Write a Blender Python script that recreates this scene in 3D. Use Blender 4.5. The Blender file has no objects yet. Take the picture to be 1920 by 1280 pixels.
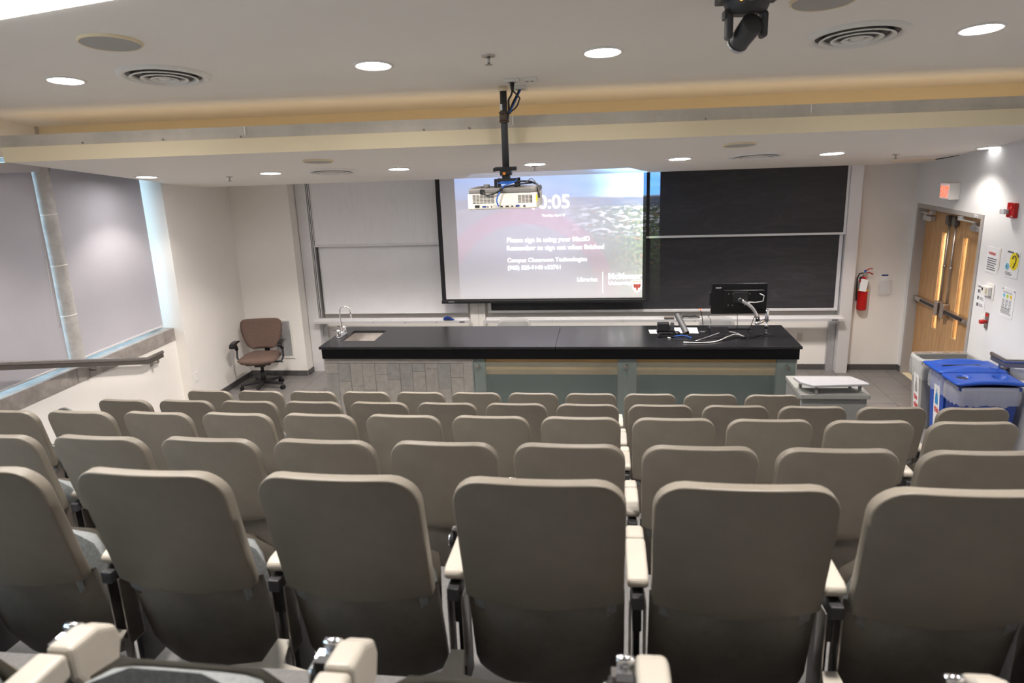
import bpy, bmesh, math, random
from mathutils import Vector, Matrix
random.seed(7)
PI = math.pi
S = bpy.context.scene
C = S.collection

# ---------------------------------------------------------------- camera
H = 2.981
F_PX = 1341.8
YAW, PITCH, ROLL = math.radians(-7.7726), math.radians(14.8615), math.radians(-2.1047)
def cam_axes():
    cy, sy, cp, sp = math.cos(YAW), math.sin(YAW), math.cos(PITCH), math.sin(PITCH)
    f = Vector((sy*cp, cy*cp, -sp)); r = Vector((cy, -sy, 0)); u = r.cross(f)
    c, s = math.cos(ROLL), math.sin(ROLL)
    return c*r + s*u, -s*r + c*u, f
R_, U_, F_ = cam_axes()
cam = bpy.data.cameras.new('camera'); camo = bpy.data.objects.new('camera', cam); C.objects.link(camo)
m = Matrix((R_, U_, -F_)).transposed().to_4x4(); m.translation = (0, 0, H)
camo.matrix_world = m
cam.sensor_width = 36; cam.lens = F_PX/1920*36; cam.clip_start = .05
cam.dof.use_dof = True; cam.dof.focus_distance = 8.0; cam.dof.aperture_fstop = 3.8
S.camera = camo

# ---------------------------------------------------------------- world, exposure
W = bpy.data.worlds.new('world'); S.world = W; W.use_nodes = True
bg = W.node_tree.nodes['Background']; bg.inputs[0].default_value = (.60, .86, 1, 1); bg.inputs[1].default_value = 5.0
S.view_settings.view_transform = 'Standard'; S.view_settings.look = 'None'
S.view_settings.exposure = 0.3; S.view_settings.gamma = 1
try: S.view_settings.use_curve_mapping = False
except Exception: pass
S.cycles.max_bounces = 8; S.cycles.diffuse_bounces = 5; S.cycles.transparent_max_bounces = 12
S.cycles.sample_clamp_indirect = 6
LIGHT_W = 170.0      # watts per ceiling lamp
LAMP_COL = (1, .925, .85)

# ---------------------------------------------------------------- helpers
def on_plane(px, py, p0, n):
    d = R_*((px-960)/F_PX) + U_*(-(py-640)/F_PX) + F_
    c = Vector((0, 0, H)); return c + d*((n.dot(Vector(p0)-c))/n.dot(d))
GX, GY = .0107, -.1202
NC = Vector((-GX, -GY, 1)).normalized()
def zlow(x, y): return 2.672 + GX*(x-3.83) + GY*(y-9.406)
def zup(x, y): return 3.56 + GX*x + GY*(y-5.0)
def lowpt(px, py): return on_plane(px, py, (0, 9, zlow(0, 9)), NC)
def uppt(px, py): return on_plane(px, py, (0, 5, zup(0, 5)), NC)

MATS = {}
def mat(name, col, rough=.6, metal=0, noise=0, scale=8, bump=0, bscale=60, spec=.5, alpha=None, emit=None, es=0, trans=0, col2=None):
    if name in MATS: return MATS[name]
    m = bpy.data.materials.new(name); m.use_nodes = True; nt = m.node_tree
    b = nt.nodes['Principled BSDF']
    b.inputs['Base Color'].default_value = (*col, 1); b.inputs['Roughness'].default_value = rough
    b.inputs['Metallic'].default_value = metal; b.inputs['Specular IOR Level'].default_value = spec
    if trans: b.inputs['Transmission Weight'].default_value = trans
    if alpha is not None: b.inputs['Alpha'].default_value = alpha
    if emit: b.inputs['Emission Color'].default_value = (*emit, 1); b.inputs['Emission Strength'].default_value = es
    tc = None
    if noise or bump:
        tc = nt.nodes.new('ShaderNodeTexCoord')
    if noise:
        n = nt.nodes.new('ShaderNodeTexNoise'); n.inputs['Scale'].default_value = scale; n.inputs['Detail'].default_value = 6
        n.inputs['Roughness'].default_value = .65
        nt.links.new(tc.outputs['Object'], n.inputs['Vector'])
        mx = nt.nodes.new('ShaderNodeMix'); mx.data_type = 'RGBA'
        c2 = col2 if col2 else tuple(max(0, c*(1-noise)) for c in col)
        c1 = col if col2 else tuple(min(1, c*(1+noise)) for c in col)
        mx.inputs[6].default_value = (*c1, 1); mx.inputs[7].default_value = (*c2, 1)
        rmp = nt.nodes.new('ShaderNodeMapRange'); rmp.inputs[1].default_value = .35; rmp.inputs[2].default_value = .65
        nt.links.new(n.outputs['Fac'], rmp.inputs[0]); nt.links.new(rmp.outputs[0], mx.inputs[0])
        nt.links.new(mx.outputs[2], b.inputs['Base Color'])
    if bump:
        n2 = nt.nodes.new('ShaderNodeTexNoise'); n2.inputs['Scale'].default_value = bscale; n2.inputs['Detail'].default_value = 3
        nt.links.new(tc.outputs['Object'], n2.inputs['Vector'])
        bp = nt.nodes.new('ShaderNodeBump'); bp.inputs['Strength'].default_value = bump; bp.inputs['Distance'].default_value = .004
        nt.links.new(n2.outputs['Fac'], bp.inputs['Height']); nt.links.new(bp.outputs[0], b.inputs['Normal'])
    MATS[name] = m; return m

M_wall = mat('wall_paint', (.83, .795, .755), .75, noise=.015, scale=1.5, bump=.12, bscale=180)
M_wallR = mat('wall_paint_grey', (.78, .78, .79), .75, noise=.015, scale=1.5, bump=.12, bscale=180)
M_ceil = mat('ceiling_paint', (.86, .815, .75), .85, noise=.012, scale=.8, bump=.08, bscale=150)
M_fasc = mat('fascia_paint', (.84, .72, .50), .8, noise=.02, scale=1)
M_step = mat('upstand_metal', (.58, .53, .46), .5, noise=.12, scale=2.2)
M_alu = mat('aluminium', (.62, .62, .63), .38, metal=.75, noise=.05, scale=20)
M_alup = mat('pale_aluminium', (.74, .73, .74), .45, metal=.35)
M_chrome = mat('chrome', (.85, .85, .88), .12, metal=1)
M_steel = mat('brushed_steel', (.5, .47, .45), .3, metal=1, noise=.1, scale=30)
M_black = mat('black_plastic', (.012, .012, .014), .45, bump=.1, bscale=300)
M_blackg = mat('black_gloss', (.008, .008, .010), .2)
M_dark = mat('dark_grey_plastic', (.045, .045, .05), .5)
M_shell = mat('seat_shell_plastic', (.198, .174, .142), .42, noise=.10, scale=3.5, bump=.15, bscale=400)
M_shell2 = mat('seat_shell_plastic_scuffed', (.165, .145, .125), .5, noise=.28, scale=5, bump=.15, bscale=400, col2=(.24, .215, .19))
M_arm = mat('armrest_plastic', (.44, .405, .35), .45, noise=.05, scale=10)
M_fab = mat('seat_fabric', (.25, .265, .27), .9, noise=.2, scale=90, bump=.5, bscale=500)
M_brown = mat('brown_fabric', (.135, .085, .068), .9, noise=.12, scale=60, bump=.4, bscale=500)
M_stone = mat('sill_stone', (.30, .27, .25), .55, noise=.22, scale=7, bump=.15, bscale=70)
M_conc = mat('column_concrete', (.50, .48, .46), .7, noise=.15, scale=9, bump=.2, bscale=90)
M_tile = mat('floor_tile', (.19, .177, .172), .42, noise=.10, scale=3, bump=.1, bscale=90)
M_grout = mat('grout', (.42, .38, .35), .9)
M_btile = mat('baseboard_tile', (.085, .08, .08), .5, noise=.1, scale=6)
M_ctile = mat('counter_tile', (.30, .282, .262), .6, noise=.12, scale=14, bump=.2, bscale=150)
M_ctile2 = mat('counter_tile_cool', (.255, .25, .24), .6, noise=.12, scale=14, bump=.2, bscale=150)
M_top = mat('counter_resin', (.012, .012, .014), .24, noise=.2, scale=5, spec=.4)
M_apron = mat('counter_apron', (.004, .004, .005), .45, spec=.15)
M_birch = mat('birch_panel', (.72, .46, .19), .45, noise=.08, scale=3)
M_plat = mat('platform_carpet', (.17, .165, .165), .9, noise=.1, scale=60)
M_white = mat('white_plastic', (.80, .78, .74), .45)
M_paper = mat('paper', (.82, .82, .84), .7)
M_ink = mat('ink', (.06, .06, .07), .7)
M_inkr = mat('red_ink', (.62, .05, .05), .7)
M_red = mat('red_paint', (.50, .008, .008), .3)
M_blue = mat('blue_plastic', (.010, .068, .40), .38)
M_blued = mat('deep_blue_plastic', (.008, .036, .22), .42)
M_gbin = mat('grey_bin_plastic', (.34, .34, .33), .5)
M_lam = mat('pale_laminate', (.36, .355, .38), .4, noise=.03, scale=30)
M_cab = mat('grey_laminate', (.20, .20, .195), .5)
M_yel = mat('yellow_print', (.90, .72, .02), .6)
M_lblue = mat('light_blue_print', (.20, .55, .75), .6)
M_chg = mat('grey_chair_shell', (.30, .295, .295), .5)
M_blind = mat('blind_fabric', (.50, .485, .53), .9, noise=.02, scale=3, bump=.25, bscale=900)
M_wb = mat('whiteboard', (.86, .855, .88), .30, noise=.03, scale=2)
M_frost = mat('frosted_green_glass', (.20, .25, .24), .35, alpha=.32)
M_post = mat('pale_green_post', (.29, .32, .295), .5)
M_bag = mat('clear_liner', (.88, .89, .92), .18, alpha=.30, bump=.8, bscale=30)
M_glass = mat('window_glass', (.9, .95, 1), .02, trans=1)
M_brass = mat('orange_plastic', (.8, .25, .02), .4)
M_cabb = mat('blue_cable', (.02, .12, .5), .4)
M_cabw = mat('white_cable', (.6, .6, .6), .4)
M_seam = mat('seam_dark', (.25, .22, .19), .8)
M_lens = mat('lamp_lens', (1, 1, 1), .5, emit=(1, .97, .95), es=60)
M_txt = mat('projected_white', (1, 1, 1), .8, emit=(1, 1, 1), es=1.25)
M_led = mat('red_led', (1, .05, .02), .4, emit=(1, .06, .02), es=6)
M_amb = mat('amber_led', (1, .5, .1), .4, emit=(1, .45, .05), es=7)
M_exit = mat('exit_letters', (1, .1, .05), .5, emit=(1, .13, .06), es=1.5)
M_exitf = mat('exit_face', (.9, .8, .78), .5, emit=(1, .6, .55), es=.22)
M_spk = mat('speaker_mesh', (.42, .40, .37), .8)
M_corr = mat('corridor_paint', (.86, .72, .55), .8)

def wood_mat():
    m = bpy.data.materials.new('oak_veneer'); m.use_nodes = True; nt = m.node_tree; b = nt.nodes['Principled BSDF']
    tc = nt.nodes.new('ShaderNodeTexCoord'); mp = nt.nodes.new('ShaderNodeMapping'); mp.inputs['Scale'].default_value = (14, 14, .9)
    n = nt.nodes.new('ShaderNodeTexNoise'); n.inputs['Scale'].default_value = 3; n.inputs['Detail'].default_value = 7
    cr = nt.nodes.new('ShaderNodeValToRGB'); cr.color_ramp.elements[0].position = .3; cr.color_ramp.elements[1].position = .75
    cr.color_ramp.elements[0].color = (.42, .22, .09, 1); cr.color_ramp.elements[1].color = (.62, .38, .18, 1)
    nt.links.new(tc.outputs['Object'], mp.inputs[0]); nt.links.new(mp.outputs[0], n.inputs['Vector'])
    nt.links.new(n.outputs['Fac'], cr.inputs[0]); nt.links.new(cr.outputs[0], b.inputs['Base Color']); b.inputs['Roughness'].default_value = .4
    return m
M_oak = wood_mat()
def chalk_mat():
    m = bpy.data.materials.new('blackboard'); m.use_nodes = True; nt = m.node_tree; b = nt.nodes['Principled BSDF']
    tc = nt.nodes.new('ShaderNodeTexCoord'); mp = nt.nodes.new('ShaderNodeMapping'); mp.inputs['Scale'].default_value = (.8, 1, 3.2); mp.inputs['Rotation'].default_value = (0, .25, 0)
    n = nt.nodes.new('ShaderNodeTexNoise'); n.inputs['Scale'].default_value = 2.6; n.inputs['Detail'].default_value = 9; n.inputs['Roughness'].default_value = .7; n.inputs['Distortion'].default_value = 1.6
    cr = nt.nodes.new('ShaderNodeValToRGB'); cr.color_ramp.elements[0].position = .45; cr.color_ramp.elements[1].position = .85
    cr.color_ramp.elements[0].color = (.024, .024, .028, 1); cr.color_ramp.elements[1].color = (.055, .045, .055, 1)
    nt.links.new(tc.outputs['Object'], mp.inputs[0]); nt.links.new(mp.outputs[0], n.inputs['Vector'])
    nt.links.new(n.outputs['Fac'], cr.inputs[0]); nt.links.new(cr.outputs[0], b.inputs['Base Color']); b.inputs['Roughness'].default_value = .55
    return m
M_bb = chalk_mat()
def marker_mat():
    m = bpy.data.materials.new('whiteboard_ghosted'); m.use_nodes = True; nt = m.node_tree; b = nt.nodes['Principled BSDF']
    tc = nt.nodes.new('ShaderNodeTexCoord'); mp = nt.nodes.new('ShaderNodeMapping'); mp.inputs['Scale'].default_value = (9, 1, 1.2)
    n = nt.nodes.new('ShaderNodeTexNoise'); n.inputs['Scale'].default_value = 2.2; n.inputs['Detail'].default_value = 8; n.inputs['Roughness'].default_value = .8
    cr = nt.nodes.new('ShaderNodeValToRGB'); cr.color_ramp.elements[0].position = .3; cr.color_ramp.elements[1].position = .5
    cr.color_ramp.elements[0].color = (.80, .79, .81, 1); cr.color_ramp.elements[1].color = (.86, .855, .88, 1)
    nt.links.new(tc.outputs['Object'], mp.inputs[0]); nt.links.new(mp.outputs[0], n.inputs['Vector'])
    nt.links.new(n.outputs['Fac'], cr.inputs[0]); nt.links.new(cr.outputs[0], b.inputs['Base Color']); b.inputs['Roughness'].default_value = .32
    return m
M_wbg = marker_mat()

class MB:
    def __init__(s): s.v = []; s.f = []; s.sm = []; s.M = None
    def add(s, vs, fs, smooth=False):
        o = len(s.v)
        for v in vs:
            v = Vector(v); s.v.append(s.M @ v if s.M else v)
        for f in fs: s.f.append(tuple(i+o for i in f)); s.sm.append(smooth)
        return s
    def box(s, x0, x1, y0, y1, z0, z1):
        if x0 > x1: x0, x1 = x1, x0
        if y0 > y1: y0, y1 = y1, y0
        if z0 > z1: z0, z1 = z1, z0
        vs = [(x, y, z) for x in (x0, x1) for y in (y0, y1) for z in (z0, z1)]
        return s.add(vs, [(0,1,3,2), (4,6,7,5), (0,4,5,1), (2,3,7,6), (0,2,6,4), (1,5,7,3)])
    def hexa(s, b, t):   # 4 bottom points, 4 top points (ccw from above)
        return s.add(list(b)+list(t), [(3,2,1,0), (4,5,6,7), (0,1,5,4), (1,2,6,5), (2,3,7,6), (3,0,4,7)])
    def prism(s, pts, d, smooth=False):   # planar polygon extruded by vector d
        d = Vector(d); n = len(pts); a = [Vector(p) for p in pts]; b = [p+d for p in a]
        fs = [tuple(range(n))[::-1], tuple(range(n, 2*n))] + [(i, (i+1) % n, n+(i+1) % n, n+i) for i in range(n)]
        return s.add(a+b, fs, smooth)
    def cyl(s, p, q, r, r2=None, n=16, caps=True, smooth=True):
        p, q = Vector(p), Vector(q); r2 = r if r2 is None else r2
        ax = (q-p).normalized(); t = Vector((0, 0, 1)) if abs(ax.z) < .9 else Vector((1, 0, 0))
        u = ax.cross(t).normalized(); w = ax.cross(u)
        vs = []
        for c, rr in ((p, r), (q, r2)):
            for i in range(n): a = 2*PI*i/n; vs.append(c+u*math.cos(a)*rr+w*math.sin(a)*rr)
        o = len(s.v); s.add(vs, [(i, (i+1) % n, n+(i+1) % n, n+i) for i in range(n)], smooth)
        if caps:
            s.f.append(tuple(o+i for i in range(n))[::-1]); s.f.append(tuple(o+n+i for i in range(n))); s.sm += [False, False]
        return s
    def tube(s, pts, r, n=8):
        pts = [Vector(p) for p in pts]; vs = []; prev = None
        for i, p in enumerate(pts):
            d = (pts[min(i+1, len(pts)-1)]-pts[max(i-1, 0)]).normalized()
            if prev is None:
                t = Vector((0, 0, 1)) if abs(d.z) < .9 else Vector((1, 0, 0)); u = d.cross(t).normalized()
            else: u = (prev-d*prev.dot(d)).normalized()
            prev = u; w = d.cross(u)
            for k in range(n): a = 2*PI*k/n; vs.append(p+u*math.cos(a)*r+w*math.sin(a)*r)
        fs = [(i*n+k, i*n+(k+1) % n, (i+1)*n+(k+1) % n, (i+1)*n+k) for i in range(len(pts)-1) for k in range(n)]
        o = len(s.v); s.add(vs, fs, True); L = (len(pts)-1)*n
        s.f.append(tuple(o+k for k in range(n))[::-1]); s.f.append(tuple(o+L+k for k in range(n))); s.sm += [False, False]
        return s
    def lathe(s, c, prof, n=24, ax=(0, 0, 1), smooth=True):   # prof: (r, h) along axis
        c = Vector(c); ax = Vector(ax).normalized(); t = Vector((1, 0, 0)) if abs(ax.x) < .9 else Vector((0, 1, 0))
        u = ax.cross(t).normalized(); w = ax.cross(u); vs = []
        for r, h in prof:
            for i in range(n): a = 2*PI*i/n; vs.append(c+ax*h+(u*math.cos(a)+w*math.sin(a))*max(r, 1e-4))
        fs = [(j*n+i, j*n+(i+1) % n, (j+1)*n+(i+1) % n, (j+1)*n+i) for j in range(len(prof)-1) for i in range(n)]
        return s.add(vs, fs, smooth)
    def build(s, name, m, parent=None, bevel=0, seg=2, origin=None):
        me = bpy.data.meshes.new(name); org = Vector((0, 0, 0))
        if parent is not None: org = Vector(parent['_org'])
        elif origin is not None: org = Vector(origin)
        elif origin is None and s.v:
            xs = [v.x for v in s.v]; ys = [v.y for v in s.v]; zs = [v.z for v in s.v]
            org = Vector(((min(xs)+max(xs))/2, (min(ys)+max(ys))/2, min(zs)))
        me.from_pydata([v-org for v in s.v], [], s.f); me.validate()
        if len(me.polygons) == len(s.sm): me.polygons.foreach_set('use_smooth', s.sm)
        bm = bmesh.new(); bm.from_mesh(me); bmesh.ops.recalc_face_normals(bm, faces=bm.faces); bm.to_mesh(me); bm.free()
        me.materials.append(m)
        o = bpy.data.objects.new(name, me); C.objects.link(o); o['_org'] = tuple(org)
        if parent is not None: o.parent = parent
        else: o.location = org
        if bevel:
            md = o.modifiers.new('bevel', 'BEVEL'); md.width = bevel; md.segments = seg; md.limit_method = 'ANGLE'; md.angle_limit = math.radians(35)
            md.harden_normals = False
        return o
def tag(o, label=None, cat=None, group=None, kind=None):
    if label: o['label'] = label
    if cat: o['category'] = cat
    if group: o['group'] = group
    if kind: o['kind'] = kind
    return o
def thing(name, loc, label=None, cat=None, group=None, kind=None):
    o = bpy.data.objects.new(name, None); C.objects.link(o); o.location = loc; o['_org'] = tuple(loc); o.empty_display_size = .1
    return tag(o, label, cat, group, kind)
def box(name, m, parent, x0, x1, y0, y1, z0, z1, bevel=0):
    return MB().box(x0, x1, y0, y1, z0, z1).build(name, m, parent, bevel)
def rbox(b, x0, x1, y0, y1, z0, z1, r, axis='z', n=5):
    """box with rounded corners around the given axis"""
    def rr(a0, a1, b0, b1):
        P = []
        for cx, cy, st in ((a1-r, b1-r, 0), (a0+r, b1-r, PI/2), (a0+r, b0+r, PI), (a1-r, b0+r, 3*PI/2)):
            for k in range(n+1): t = st+PI/2*k/n; P.append((cx+r*math.cos(t), cy+r*math.sin(t)))
        return P
    if axis == 'z': b.prism([(p[0], p[1], z0) for p in rr(x0, x1, y0, y1)], (0, 0, z1-z0))
    elif axis == 'y': b.prism([(p[0], y0, p[1]) for p in rr(x0, x1, z0, z1)], (0, y1-y0, 0))
    else: b.prism([(x0, p[0], p[1]) for p in rr(y0, y1, z0, z1)], (x1-x0, 0, 0))
    return b
def struct(o): o['kind'] = 'structure'; return o
def copy_tree(o, parent=None):
    c = o.copy(); C.objects.link(c)
    if parent is not None: c.parent = parent
    for ch in list(o.children): copy_tree(ch, c)
    return c
def text_mesh(name, s, p, width, ux, uz, m, parent, bold=0, h=None, depth=.0006, sx=1):
    """flat lettering; p = left baseline point, ux = reading direction, uz = up; width fits the line"""
    cu = bpy.data.curves.new(name, 'FONT'); cu.body = s; cu.size = 1; cu.offset = bold; cu.extrude = 0; cu.resolution_u = 3
    t = bpy.data.objects.new(name, cu); C.objects.link(t)
    bpy.context.view_layer.update(); dg = bpy.context.evaluated_depsgraph_get()
    me = bpy.data.meshes.new_from_object(t.evaluated_get(dg)); bpy.data.objects.remove(t); bpy.data.curves.remove(cu)
    xs = [v.co.x for v in me.vertices]; ys = [v.co.y for v in me.vertices]; x0, x1 = min(xs), max(xs)
    k = width/(x1-x0); kz = k if h is None else h/(max(ys)-min(0, min(ys)))
    ux = Vector(ux).normalized(); uz = Vector(uz).normalized(); org = Vector(parent['_org']); P = Vector(p)
    for v in me.vertices: v.co = P+ux*((v.co.x-x0)*k)+uz*(v.co.y*kz)-org
    me.materials.clear(); me.materials.append(m)
    me.name = name
    o = bpy.data.objects.new(name, me); C.objects.link(o); o.parent = parent; o['_org'] = parent['_org']
    return o
def Y(px, py, yy): return on_plane(px, py, (0, yy, 0), Vector((0, 1, 0)))
def X(px, py, xx): return on_plane(px, py, (xx, 0, 0), Vector((1, 0, 0)))
def Z(px, py, zz): return on_plane(px, py, (0, 0, zz), Vector((0, 0, 1)))

# ================================================================ ROOM
XL, XR, YF = -5.05, 3.83, 9.655
floor = MB().box(-5.7, 5.6, 5.0, 10.2, -.12, -.012).build('floor', M_grout); struct(floor)
tile_mesh = None
k = 0
TX, TY, G = .335, .67, .004
ix = 0; x = -5.05
while x < XR+.3:
    yy = YF-(TY*.5 if ix % 2 else 0)-TY*6
    while yy < YF:
        y0, y1 = max(yy, 5.9), min(yy+TY, YF); x1 = min(x+TX, 4.3)
        if y1-y0 > .03:
            full = (abs(y1-y0-TY) < 1e-6 and abs(x1-x-TX) < 1e-6)
            if full and tile_mesh is not None:
                o = bpy.data.objects.new('tile', tile_mesh); C.objects.link(o); o.parent = floor
                o.location = Vector((x, y0, 0))-Vector(floor['_org'])
            elif full:
                b = MB().box(G/2, TX-G/2, G/2, TY-G/2, -.013, 0); me_o = b.build('tile', M_tile, None, origin=(0, 0, 0))
                tile_mesh = me_o.data; me_o.parent = floor; me_o.location = Vector((x, y0, 0))-Vector(floor['_org'])
            else:
                MB().box(x+G/2, x1-G/2, y0+G/2, y1-G/2, -.013, 0).build('tile', M_tile, floor)
        yy += TY
    x += TX; ix += 1

# seating platforms (rows 4..0)
ROWZ = [1.635, 1.31, .97, .65, .33, 0.0]
ROWY = [.50, 1.68, 2.71, 3.85, 4.95, 6.14]       # top edge of the backrests
RIS = [y-.115 for y in ROWY]
edges = RIS[1:]                                   # front edge of platform 0..4
for i in range(5):
    y1 = edges[i]; y0 = -3.0 if i == 0 else edges[i-1]
    struct(MB().box(-5.7, 3.95, y0, y1, ROWZ[i]-(.4 if i else .6), ROWZ[i]).build('floor', M_plat))
struct(MB().box(-5.7, 3.95, edges[3]-.2, edges[4]-.01, -.12, -.02).build('floor', M_plat))

# walls
wf = MB().box(XL-.3, XR+.3, YF, YF+.2, 0, 3.9).build('wall_front', M_wall); struct(wf)
struct(MB().box(XL, -4.212, 9.28, YF, 0, 3.0).build('wall_front', M_wall))       # chase beside the boards
struct(MB().box(-5.7, 5.0, -3.2, -3.0, 0, 4.9).build('wall_back', M_wall))
wr = MB()
wr.box(XR, XR+.2, -3.0, 7.93, 0, 4.9).box(XR, XR+.2, 9.55, YF+.2, 0, 4.0).box(XR, XR+.2, 7.93, 9.55, 2.18, 4.0)
struct(wr.build('wall_right', M_wallR))
wl = MB()
wl.box(-5.6, -5.18, -3.0, 7.8, 0, .92).box(-5.6, XL, 7.8, YF+.2, 0, 4.0).box(-5.6, -5.18, -3, 7.8, 3.09, 4.9)
struct(wl.build('wall_left', M_wall))
# corridor behind the doors
struct(MB().box(5.2, 5.3, 7.0, 10.2, 0, 2.6).build('wall_corridor', M_corr))
# lower ceiling
def quad_prism(name, m, pts, dz):
    b = MB().prism(pts, (0, 0, dz)); return struct(b.build(name, m))
fL = lowpt(15, 303.7); fR = Vector((XR, 0, 0))
k = (lowpt(1920, 232)-fL); 
def fasc_y(x): return fL.y+(x-fL.x)*k.y/k.x
def back_y(x): return 8.484+(x+5.05)*.922/8.88
ys0, ys1 = fasc_y(-4.93), fasc_y(XR)
# hatch opening modelled as recessed frame, so the slab stays whole
low = [(-4.93, ys0, zlow(-4.93, ys0)), (XR+.02, ys1, zlow(XR, ys1)), (XR+.02, back_y(XR), zlow(XR, back_y(XR))), (XL+.0, back_y(XL), zlow(XL, back_y(XL))), (XL, 7.8, zlow(XL, 7.8)), (-4.98, 7.78, zlow(-4.98, 7.78))]
quad_prism('ceiling', M_ceil, low, .112)
quad_prism('ceiling', M_ceil, [(XL, back_y(XL)-.01, 2.69), (XR, back_y(XR)-.01, 2.69), (XR, YF, 2.69), (XL, YF, 2.69)], .1)
# fascia: board, trim channel, upstand
zf = 3.043
def skew_box(name, m, x0, x1, dy0, dy1, z0, z1, yfun):
    P = [(x0, yfun(x0)+dy0), (x1, yfun(x1)+dy0), (x1, yfun(x1)+dy1), (x0, yfun(x0)+dy1)]
    return struct(MB().hexa([(a, b, z0) for a, b in P], [(a, b, z1) for a, b in P]).build(name, m))
skew_box('trim_1', M_fasc, -4.93, XR, -.012, .10, zf-.002, zf+.118, fasc_y)
t2 = skew_box('trim_2', M_step, -5.6, XR, .012, .06, zf+.118, zf+.143, fasc_y)
for px, py in ((155, 269), (306, 265), (452, 260), (795, 247), (880, 247), (1323, 223), (1513, 214), (1724, 205)):
    q = Y(px, py, fasc_y(lowpt(px, py+40).x)+.012)
    MB().cyl((q.x, q.y-.004, zf+.131), (q.x, q.y+.004, zf+.131), .008, n=8).build('screw', M_seam, t2)
ups = skew_box('trim_3', M_step, -5.6, XR, .03, .07, zf+.143, zf+.212, fasc_y)
for px in (462, 962, 1520):
    q = lowpt(px, 268-.038*(px-960)); MB().box(q.x-.005, q.x+.005, fasc_y(q.x)+.018, fasc_y(q.x)+.035, zf+.143, zf+.212).build('joint_strip', M_white, ups)
def up_y(x): return 6.249+(x+5.324)*(6.794-6.249)/(3.448+5.324)
t4 = skew_box('trim_4', M_fasc, -5.32, XR, 0, .12, zf+.05, 3.42, up_y)
MB().cyl((-5.1, fasc_y(-5.1)+.13, 3.185), (XR-.05, fasc_y(XR-.05)+.13, 3.185), .014, n=8).build('added_cove_tube', mat('cove_glow', (1, .85, .6), .5, emit=(1, .82, .58), es=2.2), t4)  # unseen warm glowing tube, added behind the upstand to brighten the yellow step face
# soffit left of the upper bulkhead and roof slab over the gap
quad_prism('ceiling', M_ceil, [(-5.6, 5.2, 3.36), (-5.0, 5.2, 3.36), (-5.3, 6.3, 3.30), (-5.6, 6.3, 3.30)], .05)
# upper ceiling
quad_prism('ceiling', M_ceil, [(-5.6, -3.1, zup(-5.6, -3.1)), (XR+.02, -3.1, zup(XR, -3.1)), (XR+.02, up_y(XR)+.1, zup(XR, up_y(XR)+.1)), (-5.6, up_y(-5.6)+.1, zup(-5.6, up_y(-5.6)+.1))], .12)
quad_prism('ceiling', M_ceil, [(-5.6, up_y(-5.6)+.08, 3.42), (XR+.02, up_y(XR)+.08, 3.42), (XR+.02, YF+.1, 3.42), (-5.6, YF+.1, 3.42)], .05)

# baseboards: dark tile skirting, one piece per tile
def skirt(name, pts, n):
    a, b = Vector(pts[0]), Vector(pts[1]); L = (b-a).length; d = (b-a)/L; nrm = Vector((d.y, -d.x, 0))
    root = thing(name, a); struct(root); t = 0
    while t < L-.01:
        e = min(t+.335, L); p = a+d*(t+.002); q = a+d*(e-.002)
        MB().hexa([p, q, q+nrm*.012*n, p+nrm*.012*n], [v+Vector((0, 0, .075)) for v in (p, q, q+nrm*.012*n, p+nrm*.012*n)]).build('tile', M_btile, root); t = e
skirt('baseboard_left', [(XL, 7.8, 0), (XL, 9.28, 0)], 1)
skirt('baseboard_front', [(XL, 9.28, 0), (-4.212, 9.28, 0)], 1)
skirt('baseboard_front', [(-4.212, 9.28, 0), (-4.212, 9.48, 0)], 1)
skirt('baseboard_front', [(-4.04, YF, 0), (2.99, YF, 0)], 1)
skirt('baseboard_front', [(3.14, YF, 0), (XR, YF, 0)], 1)
skirt('baseboard_right', [(XR, YF, 0), (XR, 9.56, 0)], 1)

# ---------------------------------------------------------------- windows, sill, blinds
win = thing('window_1', (-5.5, 5.4, 1.07)); struct(win)
box('pane', M_glass, win, -5.52, -5.51, -1.0, 7.75, 1.09, 3.05)
for y in (-1.0, 1.2, 3.4, 5.0, 6.3, 7.72): box('mullion', M_alu, win, -5.55, -5.48, y, y+.05, 1.07, 3.07)
box('rail', M_alu, win, -5.55, -5.48, -1.0, 7.77, 1.04, 1.09); box('rail', M_alu, win, -5.55, -5.48, -1.0, 7.77, 3.05, 3.10)
struct(MB().box(-5.6, -5.18, -3, -1.0, .92, 3.1).build('wall_left', M_wall))
sill = thing('trim_5', (-5.2, 5.4, .92)); struct(sill)
ye = X(142, 694, -5.18).y; yz = [7.8-.0, 7.60, ye, ye-1.9, ye-3.8, ye-5.7, -3.0]
for i in range(len(yz)-1):
    MB().box(-5.5, -5.172, yz[i+1]+.003, yz[i]-.003, .92, 1.073).build('stone', M_stone, sill, .004)
def blind(y0, y1, label, yb=0):
    r = thing('roller_blind', (-5.245, (y0+y1)/2, 1.11), label, 'blind', 'grey roller blinds over the left windows')
    box('fabric', M_blind, r, -5.246, -5.243, y0, y1, 1.125, 3.0)
    box('bottom_bar', M_alup, r, -5.255, -5.235, y0, y1, 1.110, 1.130, .004)
    box('head_box', M_blind, r, -5.25, -5.182, y0-.02, y1+.04, 2.955, 3.045, .004)
    return r
bl = blind(6.34, 7.70, 'grey roller blind between the round column and the front corner')
b2 = blind(2.2, 6.15, 'grey roller blind at the left edge, on the near side of the round column')
MB().tube([(-5.235, 6.14, 2.9), (-5.232, 6.14, 2.0), (-5.232, 6.13, 1.62), (-5.232, 6.10, 1.50), (-5.232, 6.08, 1.56), (-5.234, 6.09, 1.8), (-5.235, 6.12, 2.3)], .002, 5).build('chain', M_white, b2)
col = thing('trim_6', (-5.253, 6.255, 1.07)); struct(col)
MB().cyl((-5.253, 6.255, 1.074), (-5.253, 6.255, 3.42), .082, n=28, caps=False).build('shaft', M_conc, col)
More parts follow.
